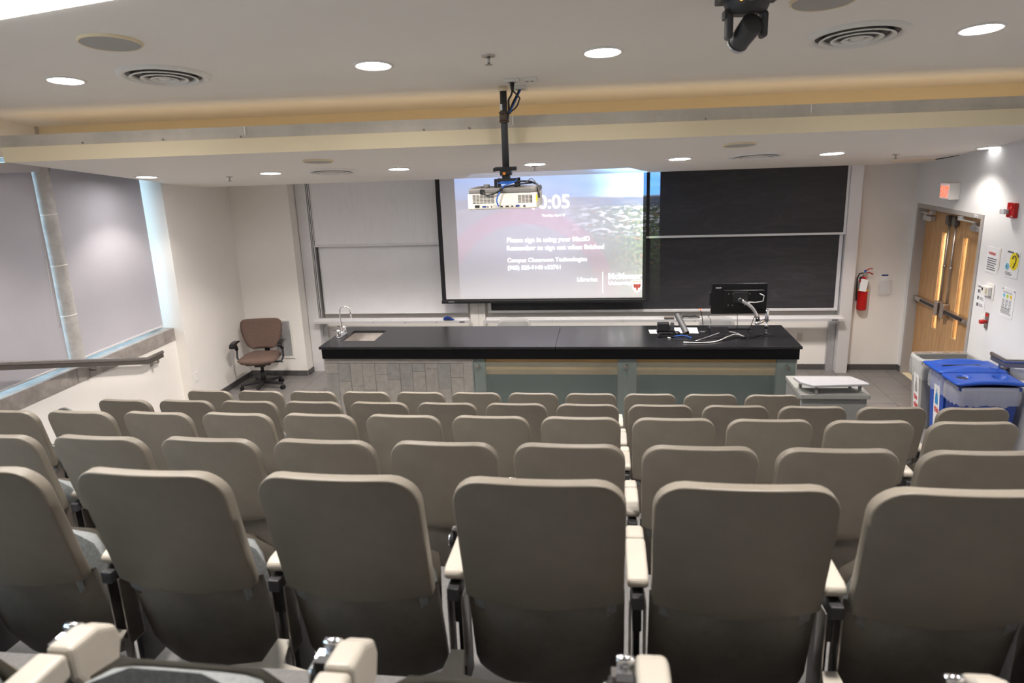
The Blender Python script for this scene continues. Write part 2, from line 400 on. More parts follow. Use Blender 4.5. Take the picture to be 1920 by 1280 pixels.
for px, py in ((90, 403), (112, 498), (130, 592)):
    z = X(px, py, -5.2).z; MB().cyl((-5.253, 6.255, z-.006), (-5.253, 6.255, z+.006), .0835, n=28).build('band', M_white, col)

# slot diffuser high on the left
sd = thing('slot_diffuser', (-5.35, 5.9, 3.32), 'long dark slot air diffuser at the left end of the ceiling step', 'vent')
for i in range(3): MB().hexa([(-5.33+i*.035, 4.6, 3.352), (-5.305+i*.035, 4.6, 3.352), (-5.305+i*.035, 6.2, 3.285), (-5.33+i*.035, 6.2, 3.285)], [(-5.33+i*.035, 4.6, 3.37), (-5.305+i*.035, 4.6, 3.37), (-5.305+i*.035, 6.2, 3.31), (-5.33+i*.035, 6.2, 3.31)]).build('blade', M_alu if i != 1 else M_dark, sd)

# ---------------------------------------------------------------- doors
D = thing('door_1', (3.9, 8.74, 0)); struct(D)
fr = MB(); fx0, fx1 = XR-.012, 4.03
fr.box(fx0, fx1, 7.93, 7.98, 0, 2.185).box(fx0, fx1, 9.50, 9.55, 0, 2.185).box(fx0, fx1, 7.98, 9.50, 2.135, 2.185)
fr.build('door_frame', M_gfr if False else mat('frame_paint', (.40, .37, .35), .45), D, .003)
tagp = MB().box(XR-.016, XR-.011, 8.04, 8.12, 2.145, 2.172).build('number_plate', M_paper, D)
text_mesh('lettering', '101-B', (XR-.017, 8.115, 2.150), .07, (0, -1, 0), (0, 0, 1), M_ink, D, .01, h=.017)
for i, (ya, yb_, s) in enumerate(((8.742, 9.497, 1), (7.983, 8.738, -1))):
    lf = thing('door_leaf', (3.94, (ya+yb_)/2, .01)); lf.parent = D; lf.location = Vector((3.94, (ya+yb_)/2, .01))-Vector(D['_org'])
    ym = 8.74
    gy0, gy1 = (8.905, 9.005) if s > 0 else (8.39, 8.49)
    b = MB(); xo, xi = 3.92, 3.965
    b.box(xo, xi, ya, gy0, .01, 2.13).box(xo, xi, gy1, yb_, .01, 2.13).box(xo, xi, gy0, gy1, .01, .745).box(xo, xi, gy0, gy1, 1.885, 2.13)
    b.build('panel', M_oak, lf)
    box('window_pane', M_glass, lf, 3.94, 3.945, gy0, gy1, .745, 1.885)
    st = MB(); st.box(3.914, 3.925, gy0-.012, gy0, .735, 1.895).box(3.914, 3.925, gy1, gy1+.012, .735, 1.895).box(3.914, 3.925, gy0, gy1, .733, .745).box(3.914, 3.925, gy0, gy1, 1.885, 1.897)
    st.build('glazing_bead', mat('bead', (.66, .42, .2), .4), lf)
    box('kick_plate', mat('kick', (.16, .14, .12), .4, metal=.5), lf, 3.914, 3.921, ya+.01, yb_-.01, .02, .235)
    box('push_bar', M_steel, lf, 3.86, 3.915, ya+.03 if s > 0 else ya+.02, yb_-.02, .99, 1.045, .006)
    box('bar_insert', M_black, lf, 3.853, 3.861, ya+.12 if s > 0 else ya+.22, yb_-.22 if s > 0 else yb_-.12, 1.002, 1.033)
    yc = ya+.075 if s > 0 else yb_-.075
    rb = MB(); rbox(rb, 3.845, 3.915, yc-.045, yc+.045, .93, 1.11, .03, 'x'); rb.build('latch_case', M_steel, lf, .006)
    rd = MB(); rd.cyl((3.895, yc, 1.10), (3.895, yc, 2.02), .010, n=10); rd.cyl((3.895, yc, 1.50), (3.895, yc, 1.53), .02, n=10); rd.build('vertical_rod', M_steel, lf)
    rb = MB(); rbox(rb, 3.86, 3.915, yc-.035, yc+.035, 1.99, 2.10, .02, 'x'); rb.build('top_latch', mat('latch_brown', (.10, .085, .075), .4), lf, .005)
    yh = yb_ if s > 0 else ya
    cl = MB(); a0, a1 = sorted((yh-s*.06, yh-s*.27)); cl.box(3.85, 3.915, a0, a1, 1.99, 2.05); cl.build('closer_body', M_alu, lf, .006)
    ar = MB(); ar.box(3.80, 3.83, *sorted((yh-s*.10, yh-s*.40)), 2.085, 2.097); ar.box(3.83, 3.90, *sorted((yh-s*.15, yh-s*.18)), 2.05, 2.085); ar.box(3.79, 3.84, *sorted((yh-s*.38, yh-s*.43)), 2.085, 2.13)
    ar.build('closer_arm', M_alu, lf, .003)
box('threshold', M_fasc, D, 3.83, 4.05, 7.98, 9.50, 0, .008)

L = bpy.data.lights.new('corridor_lamp', 'AREA'); L.energy = 260; L.size = .6; L.color = (1, .9, .75)
lo = bpy.data.objects.new('corridor_lamp', L); C.objects.link(lo); lo.location = (4.65, 8.7, 2.75)
struct(MB().box(4.03, 5.3, 6.9, 10.3, 2.85, 2.95).build('ceiling', M_corr)); struct(MB().box(4.03, 5.3, 6.8, 6.9, 0, 2.9).build('wall_corridor', M_corr)); struct(MB().box(4.03, 5.3, 10.2, 10.3, 0, 2.9).build('wall_corridor', M_corr))
# ---------------------------------------------------------------- boards on the front wall
def rail_post(x0, x1, label, cat='post'):
    r = thing('board_post', ((x0+x1)/2, 9.56, 0), label, cat)
    w = x1-x0
    box('channel', M_alup, r, x0, x1, 9.48, YF-.002, 0, 2.69, .003)
    return r
pl = rail_post(-4.205, -4.05, 'full height pale aluminium post at the left end of the whiteboards')
for dx in (-4.045, -4.022): box('track', M_alu, pl, dx, dx+.012, 9.50, 9.62, .77, 2.69)
box('foot', M_alu, pl, -4.05, -3.99, 9.60, 9.65, 0, .74)
pr = rail_post(2.995, 3.137, 'full height pale aluminium post right of the blackboards by the extinguisher')
box('track', M_alup, pr, 2.9865, 2.9945, 9.475, 9.60, .74, 2.69); box('foot', M_alu, pr, 2.90, 2.99, 9.60, 9.65, 0, .73)
def board(name, x0, x1, y, z0, z1, m, label, cat, group, rail=.03, side=.012):
    r = thing(name, ((x0+x1)/2, y, z0), label, cat, group)
    box('writing_surface', m, r, x0+side, x1-side, y+.004, y+.02, z0+rail, z1)
    box('bottom_rail', M_alup, r, x0, x1, y-.012, y+.024, z0, z0+rail, .003)
    for a in (x0, x1-side): box('side_rail', M_alup, r, a, a+side, y-.004, y+.024, z0+rail, z1)
    return r
board('whiteboard', -4.00, -1.88, 9.50, 1.795, 2.69, M_wbg, 'upper sliding whiteboard with faint ghosted writing', 'whiteboard', 'sliding whiteboards')
board('whiteboard', -3.985, -1.90, 9.565, .83, 1.9, M_wb, 'lower whiteboard behind the tap, under the upper one', 'whiteboard', 'sliding whiteboards', .012)
board('blackboard', -1.62, 2.985, 9.50, 1.825, 2.69, M_bb, 'upper sliding blackboard with chalk streaks', 'blackboard', 'sliding blackboards', .028, .03)
board('blackboard', -1.62, 2.975, 9.545, .835, 1.9, M_bb, 'lower blackboard with smeared chalk behind the monitor', 'blackboard', 'sliding blackboards', .035, .045)
mid = thing('trim_7', (-1.76, 9.6, 0)); struct(mid)
box('panel', M_wall, mid, -1.875, -1.762, 9.56, YF-.002, 0, 2.69); box('panel', M_wall, mid, -1.758, -1.665, 9.56, YF-.002, 0, 2.69)
def tray(x0, x1, label, marks):
    r = thing('marker_tray', ((x0+x1)/2, 9.45, .735), label, 'tray')
    b = MB(); b.prism([(x0, 9.478, .735), (x0, 9.36, .735), (x0, 9.355, .768), (x0, 9.37, .768), (x0, 9.375, .748), (x0, 9.478, .765)], (x1-x0, 0, 0)); b.build('trough', M_alup, r)
    box('back_lip', M_alup, r, x0+.02, x1-.02, 9.466, 9.478, .735, .79, .002)
    for i in range(1, 5): MB().cyl((x0+(x1-x0)*i/5, 9.352, .75), (x0+(x1-x0)*i/5, 9.357, .75), .005, n=8).build('screw', M_dark, r)
    for x in marks: MB().cyl((x, 9.48, .765), (x+.012, 9.48, .778), .008, n=8).build('stopper', M_black, r)
    return r
t1 = tray(-4.11, -1.865, 'aluminium pen tray under the whiteboards', (-3.93, -3.90, -1.97, -1.94))
t2_ = tray(-1.66, 3.03, 'aluminium chalk tray under the blackboards', ())
box('maker_badge', M_dark, t1, -1.99, -1.92, 9.351, 9.355, .747, .760); box('maker_badge', M_dark, t2_, 2.86, 2.94, 9.351, 9.355, .747, .760)
e = thing('board_eraser', (-2.15, 9.42, .765), 'blue curved board eraser on the whiteboard tray', 'eraser')
b = MB(); pts = [(-.07, 0), (-.075, .02), (-.06, .045), (-.03, .055), (.01, .045), (.045, .02), (.075, .004), (.07, 0), (.04, 0), (.02, .018), (-.01, .022), (-.03, .015)]
b.prism([(-2.15+a, 9.385, .768+c) for a, c in pts], (0, .05, 0)); b.build('handle', M_blued, e, .003)
box('felt', M_dark, e, -2.215, -2.11, 9.388, 9.432, .766, .780)
e2 = thing('chalk_eraser', (.83, 9.42, .765), 'dark felt chalk eraser on the tray left of the microphone', 'eraser')
box('felt', M_dark, e2, .76, .89, 9.385, 9.43, .765, .785, .004); box('back', mat('eraser_wood', (.25, .2, .16), .7), e2, .76, .89, 9.385, 9.43, .785, .797, .003)

# ---------------------------------------------------------------- projection screen
YS = 9.36
sx0, sx1, sz0 = -2.215, .507, 1.01
sc = thing('projection_screen', ((sx0+sx1)/2, YS, sz0), 'pull-down projection screen with black border showing a sign-in picture', 'screen')
M_scr = mat('screen_cloth', (.80, .79, .82), .95)
ix0, ix1, iz0 = Y(837, 561, YS).x, Y(1204, 558, YS).x, Y(1000, 559.5, YS).z
box('cloth', M_scr, sc, ix0, ix1, YS, YS+.004, iz0, 2.69)
b = MB(); b.box(sx0, ix0, YS-.001, YS+.005, sz0+.03, 2.69).box(ix1, sx1, YS-.001, YS+.005, sz0+.03, 2.69).box(ix0, ix1, YS-.001, YS+.005, sz0+.03, iz0)
b.build('border', mat('screen_border', (.018, .018, .02), .7), sc)
rbm = MB(); rbox(rbm, sx0-.005, sx1+.005, YS-.018, YS+.018, sz0, sz0+.045, .012, 'x'); rbm.build('weight_bar', M_black, sc)
box('bar_badge', M_alu, sc, sx0+.09, sx0+.17, YS-.021, YS-.018, sz0+.022, sz0+.030)
ux, uz = (1, 0, 0), (0, 0, 1)
def stext(s, pxl, pxr, base, bold=0, h=None):
    a = Y(pxl, base, YS-.004); c = Y(pxr, base, YS-.004)
    text_mesh('lettering', s, (a.x, YS-.004, a.z), c.x-a.x, ux, uz, M_txt, sc, bold, h)
stext('10:05', 998, 1068, 391.5, .008)
stext('Tuesday, April 15', 1016, 1059, 406)
stext('Please sign in using your MacID', 950.7, 1106, 454.5, .006)
stext('Remember to sign out when finished', 950.7, 1132.6, 469.5, .006)
stext('Campus Classroom Technologies', 951.5, 1100.5, 491.6)
stext('(905) 525-9140 x22761', 952.5, 1051, 505.5, .008)
stext('Libraries', 1082.5, 1120, 527.5, .006)
stext('McMaster', 1141, 1203.5, 523, .008)
stext('University', 1141, 1183.5, 534, .006)
a = Y(1130, 510, YS); c = Y(1130.6, 548, YS); box('rule', M_txt, sc, a.x-.002, a.x+.003, YS-.005, YS-.003, c.z, a.z)
q = Y(1194.5, 525, YS); 
sh = [(-.062, 0), (.062, 0), (.062, -.07), (.055, -.11), (.035, -.14), (0, -.158), (-.035, -.14), (-.055, -.11), (-.062, -.07)]
MB().prism([(q.x+a, YS-.005, q.z+c) for a, c in sh[::-1]], (0, .002, 0)).build('crest', M_txt, sc)
b = MB(); 
for a_, c_, w_ in ((-.04, -.02, .012), (0, -.02, .012), (.04, -.02, .012)): b.box(q.x+a_-w_, q.x+a_+w_, YS-.0065, YS-.005, q.z+c_-.008, q.z+c_+.008)
b.build('crest_detail', mat('crest_gold', (.75, .6, .2), .7), sc)
b = MB(); eg = [(0, -.045), (.012, -.055), (.045, -.045), (.05, -.075), (.035, -.105), (.015, -.10), (.012, -.13), (0, -.14), (-.012, -.13), (-.015, -.10), (-.035, -.105), (-.05, -.075), (-.045, -.045), (-.012, -.055)]
b.prism([(q.x+a_, YS-.0065, q.z+c_) for a_, c_ in eg[::-1]], (0, .0015, 0)); b.build('crest_detail', mat('crest_red', (.65, .12, .10), .7), sc)

# ---------------------------------------------------------------- demonstration counter
cx0, cx1, cy0, cy1 = -3.228, 2.018, 7.462, 8.422
ct = thing('lecture_counter', (-.6, 7.94, 0), 'long black-topped lecture counter with tiled left end and frosted glass front', 'counter')
hx0, hx1, hy0, hy1 = -3.07, -2.665, 7.735, 8.225
b = MB(); b.box(cx0, hx0, cy0, cy1, .892, .92).box(hx1, -.55, cy0, cy1, .892, .92).box(hx0, hx1, cy0, hy0, .892, .92).box(hx0, hx1, hy1, cy1, .892, .92)
b.build('worktop', M_top, ct); box('worktop', M_top, ct, -.547, cx1, cy0, cy1, .892, .92, .003)
box('apron', M_apron, ct, cx0+.022, cx1-.022, cy0+.02, cy0+.045, .777, .893); box('apron', M_apron, ct, cx0+.022, cx1-.022, cy1-.045, cy1-.02, .777, .893)
box('apron', M_apron, ct, cx0+.022, cx0+.045, cy0+.045, cy1-.045, .777, .893); box('apron', M_apron, ct, cx1-.045, cx1-.022, cy0+.045, cy1-.045, .777, .893)
b = MB(); z0 = .74
b.box(hx0-.004, hx0, hy0, hy1, z0, .89).box(hx1, hx1+.004, hy0, hy1, z0, .89).box(hx0, hx1, hy0-.004, hy0, z0, .89).box(hx0, hx1, hy1, hy1+.004, z0, .89).box(hx0, hx1, hy0, hy1, z0-.004, z0)
b.build('sink_basin', M_steel, ct)
# tap
f = Vector((-3.14, 7.975, .92))
tp = MB(); rbox(tp, f.x-.035, f.x+.035, f.y-.13, f.y+.13, .92, .935, .03, 'z'); tp.build('tap_plate', M_chrome, ct, .003)
tp = MB(); r_ = .062; top = .92+.30
pts = [(f.x, f.y, .93), (f.x, f.y, 1.05), (f.x, f.y, top)]+[(f.x+r_-r_*math.cos(t), f.y, top+r_*math.sin(t)) for t in [PI*i/14 for i in range(1, 14)]]+[(f.x+2*r_+.004, f.y, top-.01), (f.x+2*r_+.008, f.y, top-.045)]
tp.tube(pts, .0085, 10); tp.cyl((f.x+2*r_+.008, f.y, top-.045), (f.x+2*r_+.010, f.y, top-.08), .012, n=12); tp.cyl((f.x, f.y, .93), (f.x, f.y, .97), .018, .012, n=14)
tp.build('tap_spout', M_chrome, ct)
for s_ in (-1, 1):
    tp = MB(); yy = f.y+s_*.10; tp.lathe((f.x, yy, .93), [(.024, 0), (.026, .03), (.020, .05), (.024, .055), (.022, .085), (0, .09)], 16); th_ = tp.build('tap_handle', M_chrome, ct)
    tp = MB(); tp.tube([(f.x-.01, yy, 1.005), (f.x-.085, yy-.01, 1.02)], .006, 8); tp.build('tap_lever', M_dark, th_)
# tiled left end: staggered stone tiles
tx0, tx1 = -3.195, -1.475; tw = .146; x = tx0; i = 0
box('carcass', M_conc, ct, tx0+.004, tx1, 7.53, 8.35, 0, .777)
hs = [.27, .50, .12, .40, .58, .20, .45, .62, .33, .10, .55, .38]
box('tile_head', M_ctile, ct, tx0, tx1-.01, 7.522, 7.535, .715, .776)
while x < tx1-.02:
    x2 = min(x+tw, tx1); h_ = hs[i % 12]
    for a_, c_ in ((0, h_), (h_, min(h_+.32, .712)), (min(h_+.32, .712), .712)):
        if c_-a_ > .03: box('tile', M_ctile2 if (i*7+int(a_*100)) % 3 == 0 else M_ctile, ct, x+.0015, x2-.0015, 7.518-.003*(i % 2), 7.532, a_+.0015, c_-.0015)
    x = x2; i += 1
for k_ in range(3): box('tile', M_ctile, ct, tx0-.012, tx0+.004, 7.53+k_*.27, 7.53+k_*.27+.267, 0, .776)
# right part: posts, wooden strips, dim backing, frosted glass
for a_, c_ in ((-1.47, -1.345), (.122, .325), (1.79, 1.975)): box('post', M_post, ct, a_, c_, 7.545, 7.62, 0, .777, .003)
for a_, c_ in ((-1.345, .122), (.325, 1.79)):
    box('wood_strip', M_birch, ct, a_, c_, 7.60, 7.62, .565, .777)
    box('backing_panel', mat('backing', (.07, .08, .08), .6), ct, a_, c_, 7.85, 7.87, 0, .777)
box('end_panel', mat('counter_end', (.42, .42, .38), .5), ct, 1.975, 1.99, 7.53, 8.36, 0, .777)
box('back_panel', M_cab, ct, -1.47, 1.975, 8.33, 8.35, 0, .777)
for a_, c_ in ((-1.475, .218), (.228, 1.965)):
    g_ = box('glass_panel', M_frost, ct, a_, c_, 7.475, 7.487, .03, .742, .002)
for a_ in (-1.414, .216, 1.888):
    MB().cyl((a_, 7.462, .688), (a_, 7.545, .688), .02, n=16).build('standoff', M_steel, ct)

# things on the counter
def lay(label, cat, name, cx, cy, w, d, rot, m, t=.002, z=.92):
    r = thing(name, (cx, cy, z), label, cat); b = MB(); b.M = Matrix.Translation((cx, cy, 0)) @ Matrix.Rotation(rot, 4, 'Z'); b.box(-w/2, w/2, -d/2, d/2, z+.0005, z+t); b.build('sheet', m, r); return r, b.M
lay('small white paper left of the black document camera', 'paper', 'note_paper', .56, 8.12, .14, .17, .05, M_paper)
r, Mx = lay('laminated white instruction sheet right of the grey roll', 'paper', 'instruction_sheet', .90, 8.17, .28, .26, -.04, M_paper, .003)
b = MB(); b.M = Mx
for i in range(5): b.box(-.02, .12-.02*(i % 2), .08-i*.035, .086-i*.035, .9232, .9236)
b.build('printed_lines', M_ink, r)
dc = thing('document_camera', (.66, 7.93, .92), 'black folded document camera at the left of the equipment', 'camera')
rb = MB(); rb.box(.57, .76, 7.86, 8.02, .922, .94); rb.build('base', M_black, dc, .005)
rb = MB(); rb.box(.565, .695, 7.88, 7.96, .985, 1.075).box(.56, .76, 7.90, 7.96, .955, .99); rb.build('head', M_black, dc, .008)
rb = MB(); rb.box(.58, .61, 7.84, 7.90, .925, .975).box(.70, .74, 7.84, 7.90, .925, .975).box(.61, .70, 7.86, 7.88, .955, .975); rb.build('stand', M_black, dc, .004)
rb = MB(); rb.box(.705, .75, 7.88, 7.94, .99, 1.06); rb.cyl((.728, 7.91, 1.06), (.728, 7.91, 1.078), .018, n=14); rb.build('lamp', M_dark, dc, .004)
gr = thing('grey_tube', (.86, 8.0, .92), 'dark grey cylindrical tube standing slanted beside the document camera', 'tube')
ga, gb = Vector((.885, 7.90, .955)), Vector((.80, 8.10, 1.12))
MB().cyl(ga, gb, .034, n=24, caps=False).cyl(gb, ga, .030, n=24, caps=False).build('shell', M_dark, gr); MB().cyl(ga+(gb-ga)*.08, ga+(gb-ga)*.09, .030, n=20).build('inner_disc', M_birch, gr)
MB().box(.865, .90, 7.88, 7.93, .921, .945).build('foot', M_dark, gr)
pk = thing('small_puck', (.79, 8.0, .92), 'small round black puck between document camera and grey tube', 'puck')
MB().lathe((.79, 8.0, .921), [(0, 0), (.035, 0), (.038, .015), (.025, .03), (0, .032)], 20).build('body', M_black, pk)
mic = thing('gooseneck_microphone', (1.084, 8.10, .92), 'thin gooseneck microphone with a lit red ring', 'microphone')
MB().lathe((1.084, 8.10, .921), [(0, 0), (.05, 0), (.05, .008), (.012, .02), (0, .02)], 20).build('base', M_black, mic)
MB().tube([(1.084, 8.10, .93), (1.086, 8.10, 1.02), (1.07, 8.09, 1.12), (1.052, 8.08, 1.18)], .0045, 8).build('neck', M_black, mic)
MB().cyl((1.052, 8.08, 1.18), (1.050, 8.08, 1.196), .008, n=10).build('light_ring', M_led, mic); MB().cyl((1.050, 8.08, 1.196), (1.046, 8.08, 1.222), .009, n=10).build('capsule', M_black, mic)
kb = thing('keyboard', (1.40, 8.28, .92), 'flat black keyboard lying under the monitor', 'keyboard')
box('case', M_black, kb, 1.16, 1.66, 8.20, 8.34, .921, .938, .004)
b = MB()
for r_i in range(5):
    for c_i in range(17): b.box(1.175+c_i*.0278, 1.197+c_i*.0278, 8.212+r_i*.024, 8.231+r_i*.024, .938, .943)
b.build('keys', M_dark, kb)['kind'] = 'stuff'
tb = thing('tilted_tablet', (1.27, 8.0, .92), 'small black touch panel leaning back in front of the keyboard', 'tablet')
MB().hexa([(1.16, 7.93, .922), (1.36, 7.94, .922), (1.36, 8.08, .922), (1.16, 8.08, .922)], [(1.16, 7.935, .93), (1.36, 7.945, .93), (1.36, 8.08, .985), (1.16, 8.08, .985)]).build('body', M_blackg, tb, .004)
# monitor on arm
mo = thing('computer_monitor', (1.744, 7.93, .92), 'large black monitor seen from behind on a chrome desk arm', 'monitor')
mx0, mx1, my = 1.122, 1.706, 7.80
zt, zb = Y(1334, 531, my).z, Y(1332, 588, my).z
dz = (zt-zb)
b = MB(); rbox(b, mx0, mx1, my-.012, my+.028, zb, zt, .012, 'y'); b.build('screen_housing', M_blackg, mo, .006)
box('rear_cover', M_blackg, mo, mx0+.13, mx1-.035, my-.032, my-.012, zb+.05, zt-.07, .006)
box('side_controls', M_black, mo, mx0-.022, mx0, my-.01, my+.02, zb+.09, zt-.10, .004)
box('mount_plate', M_black, mo, 1.35, 1.50, my-.045, my-.032, zb+.13, zt-.09, .003)
b = MB()
for a_ in (1.30, 1.345, 1.47, 1.52): 
    for c_ in (zb+.10, zt-.11): b.cyl((a_, my-.034, c_), (a_, my-.031, c_), .006, n=10)
b.build('screws', M_chrome, mo)
text_mesh('lettering', 'SMART', (mx0+.045, my-.0135, zt-.055), .06, (1, 0, 0), (0, 0, 1), mat('logo_white', (.8, .8, .82), .5), mo, .01, h=.014)
at = Y(1388, 563, my-.07); el = Y(1419, 597, 7.74)
n_ = 10; tp = MB()
P0, P3 = Vector((at.x, my-.065, at.z)), Vector((el.x+.01, 7.76, el.z))
pts = [P0+(P3-P0)*t+Vector((.028, 0, .022))*math.sin(PI*t) for t in [i/n_ for i in range(n_+1)]]
tp.tube(pts, .021, 12); tp.build('upper_arm', M_chrome, mo)
MB().cyl((at.x, my-.09, at.z), (at.x, my-.03, at.z), .022, n=14).build('tilt_joint', M_dark, mo)
MB().cyl(P3+Vector((0, 0, .02)), P3+Vector((.008, .01, -.045)), .022, n=14).build('elbow', M_black, mo)
px_, py_ = 1.744, 7.93; ez = P3.z-.055
MB().cyl(P3+Vector((.0, .0, -.06)), (px_, py_, ez), .016, n=12).cyl((P3.x, P3.y, ez-.015), (P3.x, P3.y, ez+.02), .024, n=14).cyl((px_, py_, ez-.02), (px_, py_, ez+.11), .020, n=14).build('lower_arm', M_chrome, mo)
MB().cyl((px_, py_, .93), (px_, py_, ez-.02), .015, n=14).build('pole', M_chrome, mo)
MB().cyl((px_, py_, 1.0), (px_, py_, 1.035), .022, n=14).cyl((px_, py_, .93), (px_, py_, .95), .024, n=14).build('collar', M_black, mo)
b = MB(); b.cyl((px_, py_, .9205), (px_, py_, .93), .035, n=18).tube([(px_-.10, py_-.02, .927), (px_, py_, .93), (px_+.07, py_-.02, .927)], .006, 6); b.build('clamp_base', M_black, mo)
MB().tube([(1.62, my-.035, zt-.11), (1.665, my-.05, zt-.13), (1.655, my-.05, zt-.19), (1.58, my-.04, zt-.205), (1.50, my-.04, zt-.20)], .004, 6).build('cable', M_cabw, mo)
MB().tube([(1.40, my-.03, zb+.02), (1.405, my-.04, zb-.10), (1.42, 7.86, 1.0), (1.43, 7.93, .94), (1.40, 7.97, .926)], .0035, 6).build('cable', M_black, mo)
MB().tube([(1.13, my, zb+.01), (1.10, my, zb-.03), (1.125, my-.01, zb-.06), (1.13, my-.01, zb-.11)], .003, 6).build('cable', M_black, mo)
MB().tube([(el.x-.01, 7.78, el.z+.03), (el.x-.04, 7.84, 1.05), (el.x-.05, 7.95, .96), (el.x+.01, 8.0, .93)], .004, 6).build('cable', M_black, mo)
def cable(label, pts, m, r=.0045, plug=None):
    o = thing('cable', pts[0], label, 'cable'); pp = [Vector(p) for p in pts]
    # smooth the path
    for _ in range(2): pp = [pp[0]]+[v for a_, c_ in zip(pp, pp[1:]) for v in (a_*.75+c_*.25, a_*.25+c_*.75)]+[pp[-1]]
    MB().tube(pp, r, 7).build('wire', m, o)
    if plug:
        d = (pp[0]-pp[1]).normalized(); MB().cyl(pp[0]-d*.005, pp[0]+d*.035, .007, n=8).build('plug', plug, o)
    return o
zc = .927
cable('pale grey video cable with silver plug curving along the front of the counter', [(.86, 7.62, zc), (1.0, 7.60, zc), (1.18, 7.64, zc), (1.32, 7.82, .94), (1.42, 7.90, .95), (1.50, 7.86, zc)], M_cabw, .006, M_white)
cable('thin grey cable looping behind the pale video cable', [(.98, 7.70, zc), (1.12, 7.86, zc), (1.30, 8.02, .945), (1.44, 8.0, .94), (1.49, 7.88, zc)], mat('cable_grey', (.25, .25, .26), .5), .0045, M_white)
cable('black cable bundle in front of the touch panel', [(.93, 7.66, zc), (1.1, 7.70, zc), (1.28, 7.72, zc), (1.40, 7.86, .935), (1.52, 7.84, zc)], M_black, .006)
cable('short blue network cable at the foot of the grey tube', [(.72, 7.85, zc), (.78, 7.88, .935), (.86, 7.90, .935), (.93, 7.82, zc)], M_cabb, .005)
cable('thin black cable beside the document camera', [(.70, 7.80, zc), (.76, 7.74, zc), (.84, 7.74, zc), (.92, 7.70, zc)], M_black, .003, M_cabw)
cable('coiled black cable lying on the tray behind the grey tube', [(.98, 9.42, .775), (1.02, 9.44, .80), (1.10, 9.41, .79), (1.16, 9.44, .80), (1.22, 9.42, .78)], M_black, .012)

# ---------------------------------------------------------------- chairs
def plastic_chair(x, label):
    r = thing('plastic_chair', (x, 8.8, 0), label, 'chair', 'grey plastic chairs behind the counter')
    b = MB(); n = 12; vs = []; W_ = .225; zt_, zb_ = .89, .52
    for j in range(9):
        t = j/8; z = zb_+(zt_-zb_)*t; hw = W_*(1-.0*t)
        if j >= 6: hw = W_*[1, .985, .93, .80][j-5] if j < 9 else hw
        for i in range(n+1):
            a_ = -1+2*i/n; zz = z+(.02*(1-a_*a_) if j == 8 else 0)
            vs.append((x+a_*hw, 8.92+.03*t-.05*a_*a_, zz))
    fs = [(j*(n+1)+i, j*(n+1)+i+1, (j+1)*(n+1)+i+1, (j+1)*(n+1)+i) for j in range(8) for i in range(n)]
    b.add(vs, fs, True); o = b.build('backrest', M_chg, r); md = o.modifiers.new('s', 'SOLIDIFY'); md.thickness = .012
    b = MB(); rbox(b, x-.22, x+.22, 8.50, 8.90, .43, .448, .06, 'z'); b.build('seat', M_chg, r, .006)
    for sx in (-1, 1):
        for sy in (-1, 1): MB().tube([(x+sx*.18, 8.70+sy*.17, .43), (x+sx*.215, 8.70+sy*.20, .005)], .011, 8).build('leg', M_chrome, r)
        MB().tube([(x+sx*.19, 8.87, .44), (x+sx*.19, 8.915, .60)], .010, 8).build('back_support', M_chrome, r)
plastic_chair(-1.18, 'grey plastic chair behind the middle of the counter, under the screen')
plastic_chair(1.36, 'grey plastic chair behind the counter below the monitor')

# office chair in the left corner
oc = thing('office_chair', (-4.60, 8.72, 0), 'brown fabric swivel office chair with black arms in the left corner', 'chair')
oc['_org'] = (-4.60, 8.72, 0)
RM = Matrix.Translation((-4.60, 8.72, 0)) @ Matrix.Rotation(math.radians(10), 4, 'Z')
def OB(): b = MB(); b.M = RM; return b
def blob(hw_top, pts, y0, thick, curve, M, m, name, horiz=False):
    """rounded upholstered pad from an outline (half) : pts = [(halfwidth, t)]"""
    b = MB(); b.M = M; n = 14; vs = []; K = len(pts)
    for side in (0, 1):
        for j, (hw, t) in enumerate(pts):
            for i in range(n+1):
                a_ = -1+2*i/n; e1 = 1-abs(a_)**4; jj = j/(K-1)*2-1; e2 = 1-abs(jj)**5
                bul = thick*math.sqrt(max(0, e1*e2))*(.5 if side else .5)
                off = y0+curve*a_*a_+(bul if side else -bul)
                vs.append((a_*hw, t, off) if horiz else (a_*hw, off, t))
    N = (n+1)*K
    for j in range(K-1):
        for i in range(n):
            q = (j*(n+1)+i, j*(n+1)+i+1, (j+1)*(n+1)+i+1, (j+1)*(n+1)+i)
            b.f.append(q); b.f.append(tuple(v+N for v in q[::-1])); b.sm += [True, True]
    fs = b.f; sm = b.sm; b.f = []; b.sm = []
    o0 = len(b.v)
    for v in vs: b.v.append(M @ Vector(v))
    b.f = fs; b.sm = sm
    o = b.build(name, m, oc)
    bm = bmesh.new(); bm.from_mesh(o.data); bmesh.ops.remove_doubles(bm, verts=bm.verts, dist=.0004); bmesh.ops.recalc_face_normals(bm, faces=bm.faces); bm.to_mesh(o.data); bm.free()
    return o
bk = RM @ Matrix.Translation((-.035, .22, -.075)) @ Matrix.Rotation(math.radians(-8), 4, 'X')
blob(0, [(.12, .56), (.165, .575), (.20, .60), (.235, .66), (.262, .73), (.28, .81), (.285, .88), (.275, .935), (.245, .965), (.20, .975)], 0, .07, -.05, bk, M_brown, 'backrest')
blob(0, [(.17, -.25), (.225, -.235), (.255, -.19), (.265, -.10), (.262, 0), (.25, .10), (.225, .18), (.18, .23), (.14, .245)], .425, .085, .012, RM, M_brown, 'seat', True)
b = OB(); b.box(-.16, .16, -.16, .14, .36, .385).box(-.07, .07, -.1, .1, .32, .365); b.build('seat_plate', M_black, oc, .01)
